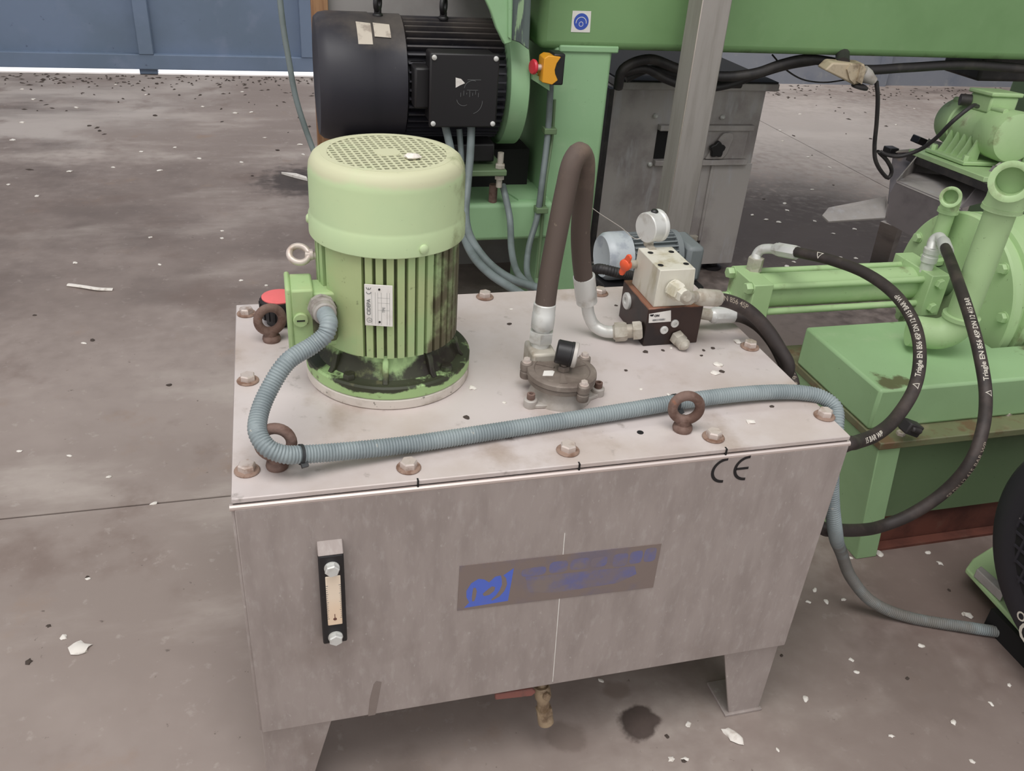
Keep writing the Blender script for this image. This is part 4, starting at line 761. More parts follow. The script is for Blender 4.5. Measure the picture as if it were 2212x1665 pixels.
obj('fan_grille', bm, 'blackfan', m2)
bm = bmesh.new(); lathe(bm, [(0, 0), (Rg, 0)], (MX - .0005, MY, MZ), (-1, 0, 0), 48, False, False); obj('fan_opening', bm, 'dark', m2)
flat_text('print', 'C', .055, 'print', m2, (1.2785, 0.0035, 0.1081), (0, -1, 0), (0, 0, 1), bold=.0003)
flat_text('print', 'o', .04, 'print', m2, (1.2785, 0.0176, 0.1276), (0, -.9, .3), (0, .3, .9))
bm = bmesh.new(); prism(bm, [(1.3474, 0.1963, 0.045), (1.3824, 0.2185, 0.045), (1.5555, 0.2814, 0.045), (1.5832, 0.147, 0.045), (1.3339, -0.0222, 0.045)], (0, 0, .012)); obj('foot_plate', bm, 'greenpump', m2, bevel=.003, label='pale green foot plate')
bm = bmesh.new(); box(bm, 1.33, 1.75, -.18, .10, .0, .045); obj('foot_block', bm, 'dark', m2)
bm = bmesh.new(); prism(bm, [(1.3424, 0.1712, 0.058), (1.3585, 0.1775, 0.058), (1.3655, 0.1181, 0.058), (1.3452, 0.1009, 0.058)], (0, 0, .02)); obj('foot_bracket', bm, 'inox', m2, bevel=.002)

# ================================================================== green machine frame behind
mf = thing('green_machine', 'big green machine with wide beam and column behind the tank', 'machine frame', (1.2, 1.6, 0))
BZ = .787
bm = bmesh.new(); box(bm, .772, 4.2, 1.50, 1.90, BZ, 2.1); obj('beam', bm, 'greenbeam', mf, bevel=.022, seg=4)  # unseen height and depth extended to block light behind the beam
bm = bmesh.new(); box(bm, .822, .986, 1.505, 1.80, 0, BZ + .01); obj('column', bm, 'green', mf, bevel=.012, seg=3)
bm = bmesh.new(); box(bm, .832, 1.0, 1.499, 1.52, BZ - .006, BZ + .012); obj('column_weld', bm, 'green', mf, bevel=.004)
bm = bmesh.new(); prism(bm, [(0.6589, 1.395, 0.9777), (0.6692, 1.395, 0.8259), (0.6911, 1.395, 0.8199), (0.7176, 1.395, 0.803), (0.7117, 1.395, 0.9799)], (0, .02, 0)); obj('end_plate', bm, 'scrape', mf, bevel=.002, label='end plate with paint scraped to dark metal')
bm = bmesh.new(); prism(bm, [(0.5652, 1.39, 0.9744), (0.6124, 1.39, 0.8909), (0.6285, 1.39, 0.8535), (0.652, 1.39, 0.8145), (0.6706, 1.39, 0.8203), (0.6644, 1.39, 0.9784)], (0, .02, 0)); obj('guard', bm, 'green', mf, bevel=.003)
bm = bmesh.new(); prism(bm, [(0.6494, 1.385, 0.9784), (0.659, 1.385, 0.8338), (0.6663, 1.385, 0.8297), (0.6585, 1.385, 0.9787)], (0, .02, 0)); obj('guard_lip', bm, 'green', mf)
bm = bmesh.new(); box(bm, .60, .774, 1.42, 1.88, .92, 2.1); obj('guard_housing', bm, 'greenbeam', mf)
bm = bmesh.new(); box(bm, .40, .84, 1.45, 1.70, .275, .385); obj('foot_beam', bm, 'green', mf, bevel=.012, seg=3)
bm = bmesh.new(); box(bm, .40, .50, 1.47, 1.70, 0, .28); obj('foot', bm, 'greendark', mf, bevel=.006)
bm = bmesh.new(); prism(bm, [(.74, 1.47, .384), (.83, 1.47, .384), (.83, 1.62, .384), (.70, 1.62, .384)], (0, 0, .006)); obj('foot_plate', bm, 'green', mf)
bm = bmesh.new(); box(bm, .50, .685, 1.41, 1.56, .476, .492); mb = obj('motor_bracket', bm, 'greendark', mf, bevel=.003, label='dusty green motor mounting plate')
p = V((0.6697, 1.43, 0.5342)); bm = bmesh.new(); cyl(bm, (p.x, 1.43, .44), (p.x, 1.43, .535), .0085, 14); hexhead(bm, (p.x, 1.43, .493), (0, 0, 1), .014, .012); hexhead(bm, (p.x, 1.43, .463), (0, 0, 1), .014, .012); obj('adjusting_bolt', bm, 'zincdirty', mb)
bm = bmesh.new(); cyl(bm, (p.x - .005, 1.47, .36), (p.x - .005, 1.47, .435), .012, 14); obj('rusty_stud', bm, 'rust', mf)
bm = bmesh.new(); box(bm, .52, .80, 1.60, 1.78, .385, .495); obj('dark_backing', bm, 'dark', mf, label='added dark plate standing for the unlit space')  # added dark plate standing for the unlit depth behind the motor
bm = bmesh.new(); box(bm, 2.95, 3.2, 1.9, 2.15, 0, BZ + .02); obj('rear_column', bm, 'greendark', mf, bevel=.01)
bm = bmesh.new(); box(bm, 2.30, 2.75, 1.62, 1.80, .70, BZ + .01); obj('under_housing', bm, 'cabledark', mf, bevel=.01)
bm = bmesh.new(); q = [V((0.8581, 1.4995, 0.8842)), V((0.9091, 1.4995, 0.8847)), V((0.9114, 1.4995, 0.8325)), V((0.8585, 1.4995, 0.8323))]; prism(bm, q, (0, -.0008, 0)); sk = obj('safety_sticker', bm, 'white', mf, label='white square sticker with blue round symbol')
cc = sum(q, V()) / 4 + V((0, -.0009, 0)); s_ = .0205
bm = bmesh.new(); lathe(bm, [(s_, 0), (s_, .0003)], cc, (0, -1, 0), 36); obj('sticker_disc', bm, 'blueink', sk)
arc_mark('symbol_line', cc + V((0, -.0005, -.003)), .0150, math.radians(-5), math.radians(185), .0016, None, sk, 'white', (1, 0, 0), (0, 0, 1))
arc_mark('symbol_line', cc + V((0, -.0005, -.006)), .0062, 0, 2 * PI, .0013, None, sk, 'white', (1, 0, 0), (0, 0, 1))

# big black motor
BMY, BMZ, BR = 1.60, .690, .152
bmo = thing('main_motor', 'large black finned electric motor with terminal box behind the green motor', 'electric motor', (.45, BMY, BMZ - BR))
bm = bmesh.new(); lathe(bm, [(.0, .012), (BR * .8, .006), (BR * .96, .0), (BR + .004, .012), (BR + .008, .03), (BR + .008, .135), (BR + .006, .138), (BR + .006, .218), (BR - .01, .222)], (.203, BMY, BMZ), (1, 0, 0), 64, False); obj('fan_cover', bm, 'black', bmo)
bm = bmesh.new(); cyl(bm, (.41, BMY, BMZ), (.690, BMY, BMZ), BR - .018, 48); obj('stator_body', bm, 'black', bmo)
finb = mesh_of('fin', 'black', lambda b: box(b, .425, .678, -.0022, .0022, BR - .020, BR + .002))
ORGm = V((0, BMY, BMZ))
for k in range(44):
    a = 2 * PI * k / 44
    put('fin', finb, bmo, ORGm, Euler((a, 0, 0)).to_quaternion())
bm = bmesh.new(); lathe(bm, [(BR + .004, 0), (BR + .018, .003), (BR + .020, .008), (BR + .020, .052), (BR + .012, .056), (.06, .058)], (.684, BMY, BMZ), (1, 0, 0), 64); obj('mounting_flange', bm, 'green', bmo, label='thick green mounting flange')
bm = bmesh.new(); box(bm, .466, .632, 1.378, 1.46, .622, .792); tbx = obj('terminal_box', bm, 'blackplain', bmo, bevel=.008, seg=3)
bm = bmesh.new(); box(bm, .462, .636, 1.366, 1.380, .618, .796); tl = obj('box_lid', bm, 'blackplain', tbx, bevel=.004)
for x in (.472, .626):
    for z in (.628, .786):
        bm = bmesh.new(); lathe(bm, [(.0062, 0), (.0062, .003), (.004, .0045), (0, .0045)], (x, 1.366, z), (0, -1, 0), 14); obj('lid_screw', bm, 'zinc', tbx)
bm = bmesh.new(); prism(bm, [V((.526, 1.3655, .740)), V((.540, 1.3655, .737)), V((.550, 1.3655, .727)), V((.538, 1.3655, .722)), V((.527, 1.3655, .716))], (0, -.0006, 0)); obj('torn_sticker', bm, 'white', tbx)
for c_, R_, a0_, a1_ in (((.5665, .682), .030, -75, 5), ((.5700, .712), .022, 70, 170), ((.548, .690), .018, 190, 300)):
    arc_mark('scratched_script', (c_[0], 1.3655, c_[1]), R_, math.radians(a0_), math.radians(a1_), .0009, None, tbx, 'ink', (1, 0, 0), (0, 0, 1), off=.0004)
bm = bmesh.new()
for k in range(7): box(bm, .540 + k * .0075, .5408 + k * .0075, 1.3648, 1.3655, .694 + (k % 3) * .003, .704 + (k % 2) * .005)
box(bm, .556, .590, 1.3648, 1.3655, .735, .7358); box(bm, .556, .584, 1.3648, 1.3655, .710, .7106); obj('scratched_script', bm, 'ink', tbx)
bm = bmesh.new(); box(bm, .430, .47, 1.40, 1.50, .655, .755); obj('box_neck', bm, 'blackplain', bmo, bevel=.006)
for x, R in ((.363, .022), (.533, .024)):
    eye((x, BMY - .02, BMZ + BR + .034), (.9, -.4, 0), bmo, R=R * .8, r=.0065, m='blackplain', n='eye_bolt')
def patch(name, pts, m, parent):           # a label curved around the motor: (x, angle from the top towards the camera)
    bm = bmesh.new(); g_ = []
    for x, lo_, hi_ in pts: g_.append([bm.verts.new((x, BMY - (BR + .0088) * math.sin(math.radians(lo_ + (hi_ - lo_) * k / 8)), BMZ + (BR + .0088) * math.cos(math.radians(lo_ + (hi_ - lo_) * k / 8)))) for k in range(9)])
    for a, b in zip(g_, g_[1:]):
        for k in range(8): bm.faces.new((a[k], a[k + 1], b[k + 1], b[k]))
    return obj(name, bm, m, parent)
patch('old_label', [(.302, 24, 50), (.338, 26, 50)], 'paper', bmo); patch('old_label', [(.344, 25, 42), (.385, 27, 43)], 'paper', bmo)
bm = bmesh.new(); box(bm, .26, .66, 1.46, 1.74, .50, .55); obj('foot', bm, 'blackplain', bmo, bevel=.005)

# emergency stop
es = thing('emergency_stop', 'yellow emergency stop box with red mushroom button under the green beam', 'stop button', (.80, 1.46, .71))
bm = bmesh.new(); prism(bm, [(.772, 1.438, .716), (.800, 1.438, .710), (.815, 1.438, .722), (.806, 1.438, .738), (.804, 1.438, .748), (.808, 1.438, .764), (.818, 1.438, .780), (.784, 1.438, .783), (.773, 1.438, .776)], (0, .05, 0)); obj('box_body', bm, 'yellow', es, bevel=.002)
bm = bmesh.new(); box(bm, .800, .832, 1.444, 1.50, .708, .787); obj('box_back', bm, 'blackplain', es, bevel=.004)
bm = bmesh.new(); lathe(bm, [(.008, 0), (.008, .016)], (.773, 1.462, .749), (-1, 0, 0), 16); obj('button_neck', bm, 'bolt', es)
bm = bmesh.new(); lathe(bm, [(.012, 0), (.0185, .003), (.0195, .007), (.017, .011), (0, .0125)], (.758, 1.462, .750), (-.96, -.25, .05), 28); obj('button', bm, 'redbtn', es)
bm = bmesh.new(); prism(bm, [(0.7543, 1.47, 0.7162), (0.8043, 1.47, 0.6883), (0.8023, 1.47, 0.7097), (0.7555, 1.47, 0.7327)], (0, .10, 0)); obj('bracket', bm, 'green', es)
es.location = V((.0735, -.806, 1.1851)) + (es.location - V((.0735, -.806, 1.1851))) * .978; es.scale = (.978, .978, .978)

# grey square post
p0 = thing('square_post', 'grey square steel post standing in front of the green beam', 'post', (1.19, 1.39, 0))
bm = bmesh.new(); box(bm, 1.148, 1.230, 1.35, 1.432, .006, 1.7); obj('post_tube', bm, 'post', p0, bevel=.003)
bm = bmesh.new(); box(bm, 1.1475, 1.1505, 1.3495, 1.3525, .1, 1.7); obj('corner_highlight', bm, 'bright', p0, label='pale corner strip imitating an edge highlight', bevel=.001)  # bright strip paints in the highlight along the post's front corner
bm = bmesh.new(); box(bm, 1.13, 1.25, 1.332, 1.45, 0, .008); obj('base_plate', bm, 'post', p0)

# stainless hopper behind the post
hp_ = thing('steel_hopper', 'dull stainless hopper cabinet on legs behind the grey post', 'hopper', (1.38, 2.0, 0))
HY = 1.78
bm = bmesh.new(); prism(bm, [(1.108, HY, .63), (1.640, HY, .63), (1.640, HY, .13), (1.108, HY, .13)], (0, .5, 0)); obj('body', bm, 'inox', hp_, bevel=.003)
bm = bmesh.new(); box(bm, 1.122, 1.668, HY - .028, HY + .55, .632, .655); obj('top_flange', bm, 'inox', hp_, bevel=.003)
bm = bmesh.new(); box(bm, 1.124, 1.664, HY - .024, HY + .548, .655, .660); obj('shade_cover', bm, 'dark', hp_, label='dark sheet standing for the unlit top')  # added dark sheet puts the shade under the beam into colour
bm = bmesh.new(); box(bm, 1.095, 1.110, HY - .01, HY + .5, .06, .63); obj('side_plate', bm, 'cabledark', hp_)
bm = bmesh.new(); box(bm, 1.50, 1.642, HY - .006, HY + .06, .03, .392); box(bm, 1.49, 1.5, HY - .008, HY + .06, .12, .392); obj('leg', bm, 'inox', hp_, bevel=.002)
bm = bmesh.new(); box(bm, 1.108, 1.19, HY - .002, HY + .06, .03, .14); obj('leg', bm, 'inox', hp_, bevel=.002)
for x in (1.11, 1.57):
    bm = bmesh.new(); box(bm, x, x + .07, HY + .43, HY + .5, .03, .14); obj('leg', bm, 'inox', hp_, bevel=.002)
for x, y in ((1.585, HY + .03), (1.15, HY + .03), (1.145, HY + .465), (1.605, HY + .465)):
    bm = bmesh.new(); lathe(bm, [(.034, 0), (.034, .008), (.018, .014), (.016, .034)], (x, y, 0), seg=20); obj('levelling_foot', bm, 'blackplain', hp_)
for z in (.513, .400):
    bm = bmesh.new(); box(bm, 1.278, 1.612, HY - .022, HY, z - .009, z + .009); obj('slide_rail', bm, 'inox', hp_, bevel=.002)
bm = bmesh.new(); box(bm, 1.278, 1.325, HY - .002, HY + .001, .410, .504); obj('slot_opening', bm, 'dark', hp_)
bm = bmesh.new(); box(bm, 1.325, 1.60, HY - .010, HY - .002, .410, .504); sp_ = obj('slide_plate', bm, 'inox', hp_, bevel=.001)
bm = bmesh.new(); prism(bm, [(1.455, HY - .01, .412), (1.515, HY - .01, .412), (1.53, HY - .01, .425), (1.545, HY - .01, .482), (1.54, HY - .01, .495), (1.525, HY - .01, .499), (1.505, HY - .01, .497), (1.495, HY - .01, .485)], (0, -.012, 0)); obj('pull_plate', bm, 'inox', sp_, bevel=.003)
bm = bmesh.new(); pts = []
for k in range(20):
    a = 2 * PI * k / 20; r = .025 + .004 * math.cos(5 * a); pts.append((1.488 + r * math.sin(a), HY - .034, .446 + r * math.cos(a)))
prism(bm, pts, (0, .016, 0)); cyl(bm, (1.488, HY - .02, .446), (1.488, HY - .002, .446), .012); obj('star_knob', bm, 'blackplain', sp_, bevel=.003, label='black star knob')
for x, z in ((1.262, .548), (1.268, .392), (1.498, .545)):
    bm = bmesh.new(); lathe(bm, [(.008, 0), (.008, .008), (.004, .012), (0, .012)], (x, HY, z), (0, -1, 0), 12); obj('bolt', bm, 'zinc', hp_)
fp = V((1.4693, 1.77, 0.1103)); bm = bmesh.new(); lathe(bm, [(.014, 0), (.014, .012), (.018, .013), (.018, .022), (.013, .024), (.013, .034), (.016, .036), (.016, .05)], fp + V((0, 0, -.02)), (0, 0, 1), 16); cyl(bm, fp + V((-.012, -.01, -.03)), fp + V((-.016, -.01, -.10)), .007, 10); obj('outlet_fitting', bm, 'zincdirty', hp_)

# small grey motor behind the valve block
gm = thing('gear_motor', 'small blue-grey finned motor on a black stand behind the orange handle', 'electric motor', (.95, 1.1, 0))
bm = bmesh.new(); ax_ = V((1, .06, 0)).normalized(); g0 = V((.862, 1.105, .363)); lathe(bm, [(0, .004), (.040, .003), (.052, .0), (.060, .010), (.0615, .02), (.0615, .065), (.058, .067)], g0, ax_, 36); obj('fan_cover', bm, 'greypaint', gm)
bm = bmesh.new(); lathe(bm, [(.046, .06), (.046, .19)], g0, ax_, 32); obj('stator_body', bm, 'greyfin', gm)
fing = mesh_of('fin', 'greyfin', lambda b: box(b, .07, .19, -.0017, .0017, .044, .057))
for k in range(28): put('fin', fing, gm, g0, (rot_to(ax_).to_quaternion() @ Euler((0, -PI / 2, 0)).to_quaternion() @ Euler((2 * PI * k / 28, 0, 0)).to_quaternion()))
bm = bmesh.new(); lathe(bm, [(.058, .19), (.058, .205), (.04, .21), (.04, .215)], g0, ax_, 28); obj('gear_flange', bm, 'greyfin', gm)
bm = bmesh.new(); box(bm, .83, 1.12, 1.02, 1.20, .272, .305); box(bm, .85, .89, 1.04, 1.18, 0, .272); box(bm, 1.05, 1.09, 1.04, 1.18, 0, .272); obj('stand', bm, 'blackplain', gm, bevel=.004)
bm = bmesh.new(); box(bm, 1.075, 1.12, 1.05, 1.17, .305, .40); obj('gear_case', bm, 'greyfin', gm, bevel=.01)
def cable(label, pts, r, m, name='cable', step=.012, seg=10, group=None, cat='cable'):
    bm = bmesh.new(); tube(bm, smooth(pts, step), r, seg); return tag(obj(name, bm, m, ang=60), label, cat, group)
bm = bmesh.new(); ribbed(bm, [V((.97, 1.02, .33)), V((.93, .965, .345)), V((0.8747, 0.92, 0.3877)), V((0.8177, 0.9, 0.4107)), V((0.7867, 0.91, 0.4158)), V((0.785, 0.95, 0.3963)), V((.79, 1.0, .36)), V((.84, 1.03, .31))], .0125, .006, 12, .1)
tag(obj('corrugated_conduit', bm, 'cabledark', ang=80), 'dark corrugated conduit in a loop below the orange handle', 'conduit')

# grey cables between the motor and the column
cable('grey cable dropping from the black motor terminal box behind the green motor cover', [V((0.5782, 1.4, 0.618)), V((0.5743, 1.38, 0.5493)), V((0.5636, 1.35, 0.4729)), V((0.5463, 1.28, 0.4103)), V((0.5473, 1.2, 0.3784)), V((0.5782, 1.12, 0.3457)), V((0.614, 1.05, 0.3364)), V((0.6578, 0.98, 0.3428)), V((0.6958, 0.9, 0.3447))], .0105, 'cable')
cable('grey cable in the lower left of the bundle behind the green motor', [V((0.5104, 1.4, 0.6132)), V((0.5241, 1.38, 0.5497)), V((0.5355, 1.33, 0.4552)), V((0.5337, 1.25, 0.3844)), V((0.5396, 1.15, 0.3594)), V((0.5636, 1.05, 0.3497)), V((0.6011, 0.98, 0.3421)), V((0.6348, 0.9, 0.3422))], .0105, 'cable')
cable('short grey cable stub beside the motor cover rim', [V((0.5491, 1.41, 0.6035)), V((0.5541, 1.4, 0.5437)), V((0.5544, 1.36, 0.4447)), V((0.5431, 1.27, 0.3764)), V((0.562, 1.14, 0.3379)), V((0.5888, 1.02, 0.3401)), V((0.6132, 0.94, 0.3362))], .008, 'cable')
cable('grey cable rising from the rusty stud on the green foot beam', [V((0.6886, 1.46, 0.4349)), V((0.6905, 1.43, 0.4118)), V((0.698, 1.4, 0.3624)), V((0.681, 1.3, 0.308)), V((0.6699, 1.2, 0.2909)), V((0.6719, 1.1, 0.2964)), V((0.672, 1, 0.311))], .0092, 'cable')
cable('grey cable clipped down the left side of the green column', [V((.803, 1.462, .712)), V((0.8077, 1.47, 0.6654)), V((0.8113, 1.475, 0.5713)), V((0.7946, 1.438, 0.4403)), V((0.7866, 1.43, 0.3491)), V((0.7575, 1.39, 0.2825)), V((0.7344, 1.32, 0.2431)), V((0.7161, 1.2, 0.2491)), V((0.7138, 1.1, 0.2622))], .0088, 'cable')
for i, q in enumerate(((0.8117, 1.475, 0.5814), (0.7934, 1.432, 0.3714))):
    bm = bmesh.new(); box(bm, q[0] - .013, q[0] + .022, q[1] - .012, q[1] + .02, q[2] - .008, q[2] + .008); tag(obj('cable_clip', bm, 'greendark', bevel=.002), ('upper', 'lower')[i] + ' dark clip holding the grey cable to the green column', 'clip')
cable('thin grey conduit running up beside the clipped cable on the column', [V((0.8266, 1.488, 0.6614)), V((0.8294, 1.49, 0.5545)), V((0.8071, 1.443, 0.4384)), V((0.8068, 1.44, 0.275)), V((0.799, 1.42, 0.168))], .0045, 'greendark')
cable('single grey cable hanging from above left of the black motor', [V((.105, 1.16, 2.2)), V((.108, 1.17, 1.5)), V((0.1142, 1.18, 0.9435)), V((0.1177, 1.18, 0.8727)), V((0.1248, 1.18, 0.8084)), V((0.1353, 1.18, 0.7268)), V((0.1614, 1.17, 0.6316)), V((0.1985, 1.14, 0.5259)), V((.27, 1.05, .25)), V((.34, 1.0, .06)), V((.42, .98, .012))], .0062, 'cable')
# dark cables below the beam
cable('thick black cable slung under the green beam right of the post', [V((1.0516, 1.6, 0.6699)), V((1.0505, 1.58, 0.7249)), V((1.1236, 1.58, 0.7537)), V((1.2283, 1.58, 0.7278)), V((1.3535, 1.56, 0.7146)), V((1.4443, 1.54, 0.7291)), V((1.5281, 1.54, 0.7562)), V((1.6007, 1.54, 0.7704)), V((1.6888, 1.53, 0.7649)), V((1.7888, 1.53, 0.747)), V((1.9479, 1.53, 0.755)), V((2.1442, 1.53, 0.7664)), V((2.4098, 1.53, 0.7572))], .014, 'cabledark')
cable('second black cable sagging onto the hopper flange', [V((1.0587, 1.62, 0.7043)), V((1.1221, 1.6, 0.7246)), V((1.1992, 1.6, 0.695)), V((1.2919, 1.6, 0.6726)), V((1.3956, 1.6, 0.6818)), V((1.4835, 1.58, 0.7189)), V((1.5571, 1.56, 0.7476)), V((1.6608, 1.56, 0.7651))], .012, 'cabledark')
cable('black cable bundle behind the post above the hopper', [V((1.0971, 1.66, 0.6836)), V((1.1633, 1.66, 0.7108)), V((1.2395, 1.66, 0.6988)), V((1.3503, 1.66, 0.6737)), V((1.4748, 1.66, 0.6725))], .012, 'cabledark')
cable('thin dark wire sagging in front of the far wall', [V((1.537, 1.62, 0.7672)), V((1.5889, 1.62, 0.7284)), V((1.6608, 1.62, 0.6971)), V((1.7219, 1.6, 0.694)), V((1.7574, 1.54, 0.7152))], .0025, 'cabledark', seg=6)
# beige connector under the beam
cn = thing('plug_connector', 'beige industrial plug connector hanging under the green beam', 'connector', (1.6953, 1.46, 0.7466))
bm = bmesh.new(); c0 = [V((1.599, 1.43, 0.7613)), V((1.6196, 1.43, 0.7829)), V((1.7228, 1.43, 0.781)), V((1.7336, 1.43, 0.766)), V((1.7304, 1.43, 0.7277)), V((1.706, 1.43, 0.7223))]; prism(bm, c0, (0.01, .06, 0)); obj('housing', bm, 'beige', cn, bevel=.005)
bm = bmesh.new(); prism(bm, [V((1.6658, 1.424, 0.7661)), V((1.6732, 1.424, 0.7813)), V((1.7024, 1.424, 0.7261)), V((1.6832, 1.424, 0.7386))], (0, .008, 0)); prism(bm, [V((1.7071, 1.424, 0.7794)), V((1.7269, 1.424, 0.7697)), V((1.7268, 1.424, 0.7264)), V((1.7091, 1.424, 0.7338))], (0, .008, 0)); obj('housing_rib', bm, 'beige', cn)
bm = bmesh.new(); lathe(bm, [(.022, 0), (.021, .02), (.015, .035), (.012, .048)], (1.736, 1.45, 0.7531), V((1.7874, 1.44, 0.7263)) - V((1.736, 1.45, 0.7531)), 20); obj('cable_sleeve', bm, 'castlight', cn, label='pale tapered cable sleeve')
bm = bmesh.new(); lathe(bm, [(.024, 0), (.025, .006), (.018, .010)], (1.7327, 1.44, 0.7127), (0.1, -.1, 1), 18); obj('screw_cap', bm, 'cabledark', cn)
bm = bmesh.new(); cyl(bm, V((1.6717, 1.46, 0.7743)), V((1.7102, 1.53, 0.7976)), .02, 12); obj('hanger', bm, 'cabledark', cn)
cable('black cable hanging from the beige connector and looping to the vibrator motor', [V((1.7842, 1.44, 0.7314)), V((1.8012, 1.44, 0.6938)), V((1.8299, 1.45, 0.6178)), V((1.8559, 1.46, 0.5344)), V((1.8718, 1.46, 0.4957)), V((1.9164, 1.47, 0.4528)), V((1.9561, 1.48, 0.4313)), V((1.9603, 1.48, 0.4491)), V((1.9249, 1.47, 0.4878)), V((1.8768, 1.465, 0.5214)), V((1.9066, 1.46, 0.5112)), V((1.9501, 1.45, 0.5095)), V((1.9852, 1.42, 0.5365)), V((1.9961, 1.38, 0.5813)), V((2.0026, 1.34, 0.6434)), V((2.0373, 1.33, 0.6857)), V((2.1369, 1.4087, 0.6702))], .0062, 'cabledark')

# vibrator motor on its chute
A_ = V((2.2745, 1.6221, 0.5722)); B_ = V((2.2322, 1.3345, 0.5972)); vd = (B_ - A_).normalized(); vl = (B_ - A_).length
vm = thing('vibrator_motor', 'small pale green vibrator motor on the steel chute at far right', 'electric motor', (A_ + B_) / 2 - V((0, 0, .1)))
bm = bmesh.new(); lathe(bm, [(0, -.03), (.05, -.03), (.068, -.022), (.075, -.005), (.075, .06), (.070, .064), (.068, vl - .09), (.074, vl - .086), (.076, vl - .005), (.070, vl + .014), (.055, vl + .02), (0, vl + .02)], A_, vd, 44); obj('housing', bm, 'greenpump', vm)
sd = vd.cross(V((0, 0, 1))).normalized(); MXV = Matrix((sd, vd, V((0, 0, 1)))).transposed().to_4x4(); MXV.translation = A_
bm = bmesh.new(); box(bm, -.045, .045, .09, .20, .055, .105, MXV); tbv = obj('terminal_box', bm, 'greenpump', vm, bevel=.006)
bm = bmesh.new(); box(bm, -.052, .052, .083, .207, .105, .118, MXV); obj('box_lid', bm, 'greenpump', tbv, bevel=.004)
bm = bmesh.new(); cyl(bm, MXV @ V((-.0, .088, .075)), MXV @ V((.0, .070, .075)), .017, 16); cyl(bm, MXV @ V((.045, .10, .08)), MXV @ V((.075, .09, .08)), .018, 16); obj('cable_gland', bm, 'cabledark', tbv)
for k in range(5):
    bm = bmesh.new(); y_ = .085 + k * .036; prism(bm, [MXV @ V(v) for v in ((.070, y_, -.015), (.078, y_, -.045), (.096, y_, -.086), (.05, y_, -.086), (.05, y_, -.04))], vd * .007); obj('foot_rib', bm, 'greenpump', vm)
    bm = bmesh.new(); prism(bm, [MXV @ V(v) for v in ((-.070, y_, -.015), (-.078, y_, -.045), (-.098, y_, -.086), (-.05, y_, -.086), (-.05, y_, -.04))], vd * .007); obj('foot_rib', bm, 'greenpump', vm)
bm = bmesh.new(); box(bm, -.115, .115, .05, .27, -.094, -.082, MXV); obj('foot', bm, 'greenpump', vm, bevel=.003)
for x in (-.098, .098):
    for y_ in (.068, .25):
        bm = bmesh.new(); hexhead(bm, MXV @ V((x, y_, -.082)), (0, 0, 1), .012, .016); obj('foot_bolt', bm, 'greenpump', vm)
bm = bmesh.new(); cyl(bm, MXV @ V((.03, .0, .07)), MXV @ V((.03, .06, .07)), .009, 12); cyl(bm, MXV @ V((.03, vl - .09, .07)), MXV @ V((.03, vl - .03, .07)), .009, 12); obj('clamp_bolt', bm, 'greenpump', vm)
ch = thing('vibrating_chute', 'dull steel vibrating chute on legs under the vibrator motor', 'chute', (2.35, 1.6, 0))
def sheet(name, pts, th, m, parent=ch, bev=0):
    P = [V(p) for p in pts]; n = (P[1] - P[0]).cross(P[2] - P[0]).normalized(); bm = bmesh.new(); prism(bm, P, n * th); return obj(name, bm, m, parent, bevel=bev)
bm = bmesh.new(); box(bm, -.14, .14, .0, .42, -.112, -.096, MXV); obj('motor_plate', bm, 'greenpump', ch, bevel=.002, label='green motor mounting plate')
bm = bmesh.new(); box(bm, -.14, .14, .0, .46, -.134, -.1125, MXV); obj('motor_rail', bm, 'cabledark', ch)
t1, t2, t3, t4 = V((1.9824, 1.4715, 0.4216)), V((2.1676, 1.6228, 0.4036)), V((2.3796, 1.4692, 0.4162)), V((2.0645, 1.2656, 0.4041))
sheet('trough_floor', [t1, t2, t3, t4], .004, 'inox')
w1, w2 = V((2.1939, 1.6392, 0.4819)), V((2.2552, 1.7003, 0.4929))
sheet('trough_back', [t2, w2, V((2.4308, 1.5142, 0.4745)), t3], .004, 'inox')
sheet('trough_side', [t1, w1, w2, t2], .004, 'inox')
r1, r2 = V((2.1721, 1.3053, 0.5207)), V((2.3836, 1.3675, 0.4891))
sheet('trough_side', [t4, r1, r2, V((2.3215, 1.246, 0.4196)), V((2.1513, 1.2377, 0.4406))], .004, 'inoxdark')
sheet('trough_cover', [r1, r2, V((2.4816, 1.4307, 0.5214)), V((2.2453, 1.3573, 0.5228))], .004, 'inox')
sheet('front_panel', [t1, t4, V((2.0759, 1.2479, 0.3811)), V((2.1432, 1.2606, 0.2386)), V((2.0097, 1.3865, 0.2783)), V((1.9826, 1.4624, 0.2896)), V((1.9842, 1.4895, 0.3732))], .006, 'inoxdark')
sheet('back_panel', [V((2.1467, 1.7282, 0.4457)), V((2.2442, 1.7054, 0.4565)), V((2.1307, 1.6113, 0.406)), V((2.0556, 1.5472, 0.3836)), V((2.0324, 1.5411, 0.3232))], .005, 'inoxdark')
for a, b in (((1928, 322), (1992, 318)),):
    bm = bmesh.new(); cyl(bm, (2.1363, 1.7181, 0.4439), (2.232, 1.6965, 0.4559), .006, 10); obj('rolled_edge', bm, 'bright', ch)
bm = bmesh.new(); box(bm, -.03, .03, -.02, .02, -.012, .012, Matrix.Translation(V((2.2416, 1.7204, 0.4794))) @ Matrix.Rotation(.3, 4, 'Y')); obj('rubber_buffer', bm, 'blackplain', ch, bevel=.003)
bm = bmesh.new(); box(bm, -.018, .018, -.02, .02, -.012, .012, Matrix.Translation(V((2.1375, 1.7306, 0.4451)))); obj('rubber_buffer', bm, 'blackplain', ch, bevel=.003)
sheet('wing_bracket', [(1.7829, 1.5263, 0.2951), (1.8174, 1.5507, 0.3121), (2.0147, 1.5386, 0.3497), (2.0187, 1.5247, 0.3292), (1.9793, 1.4712, 0.3021), (1.7894, 1.4946, 0.2862)], .006, 'inox')
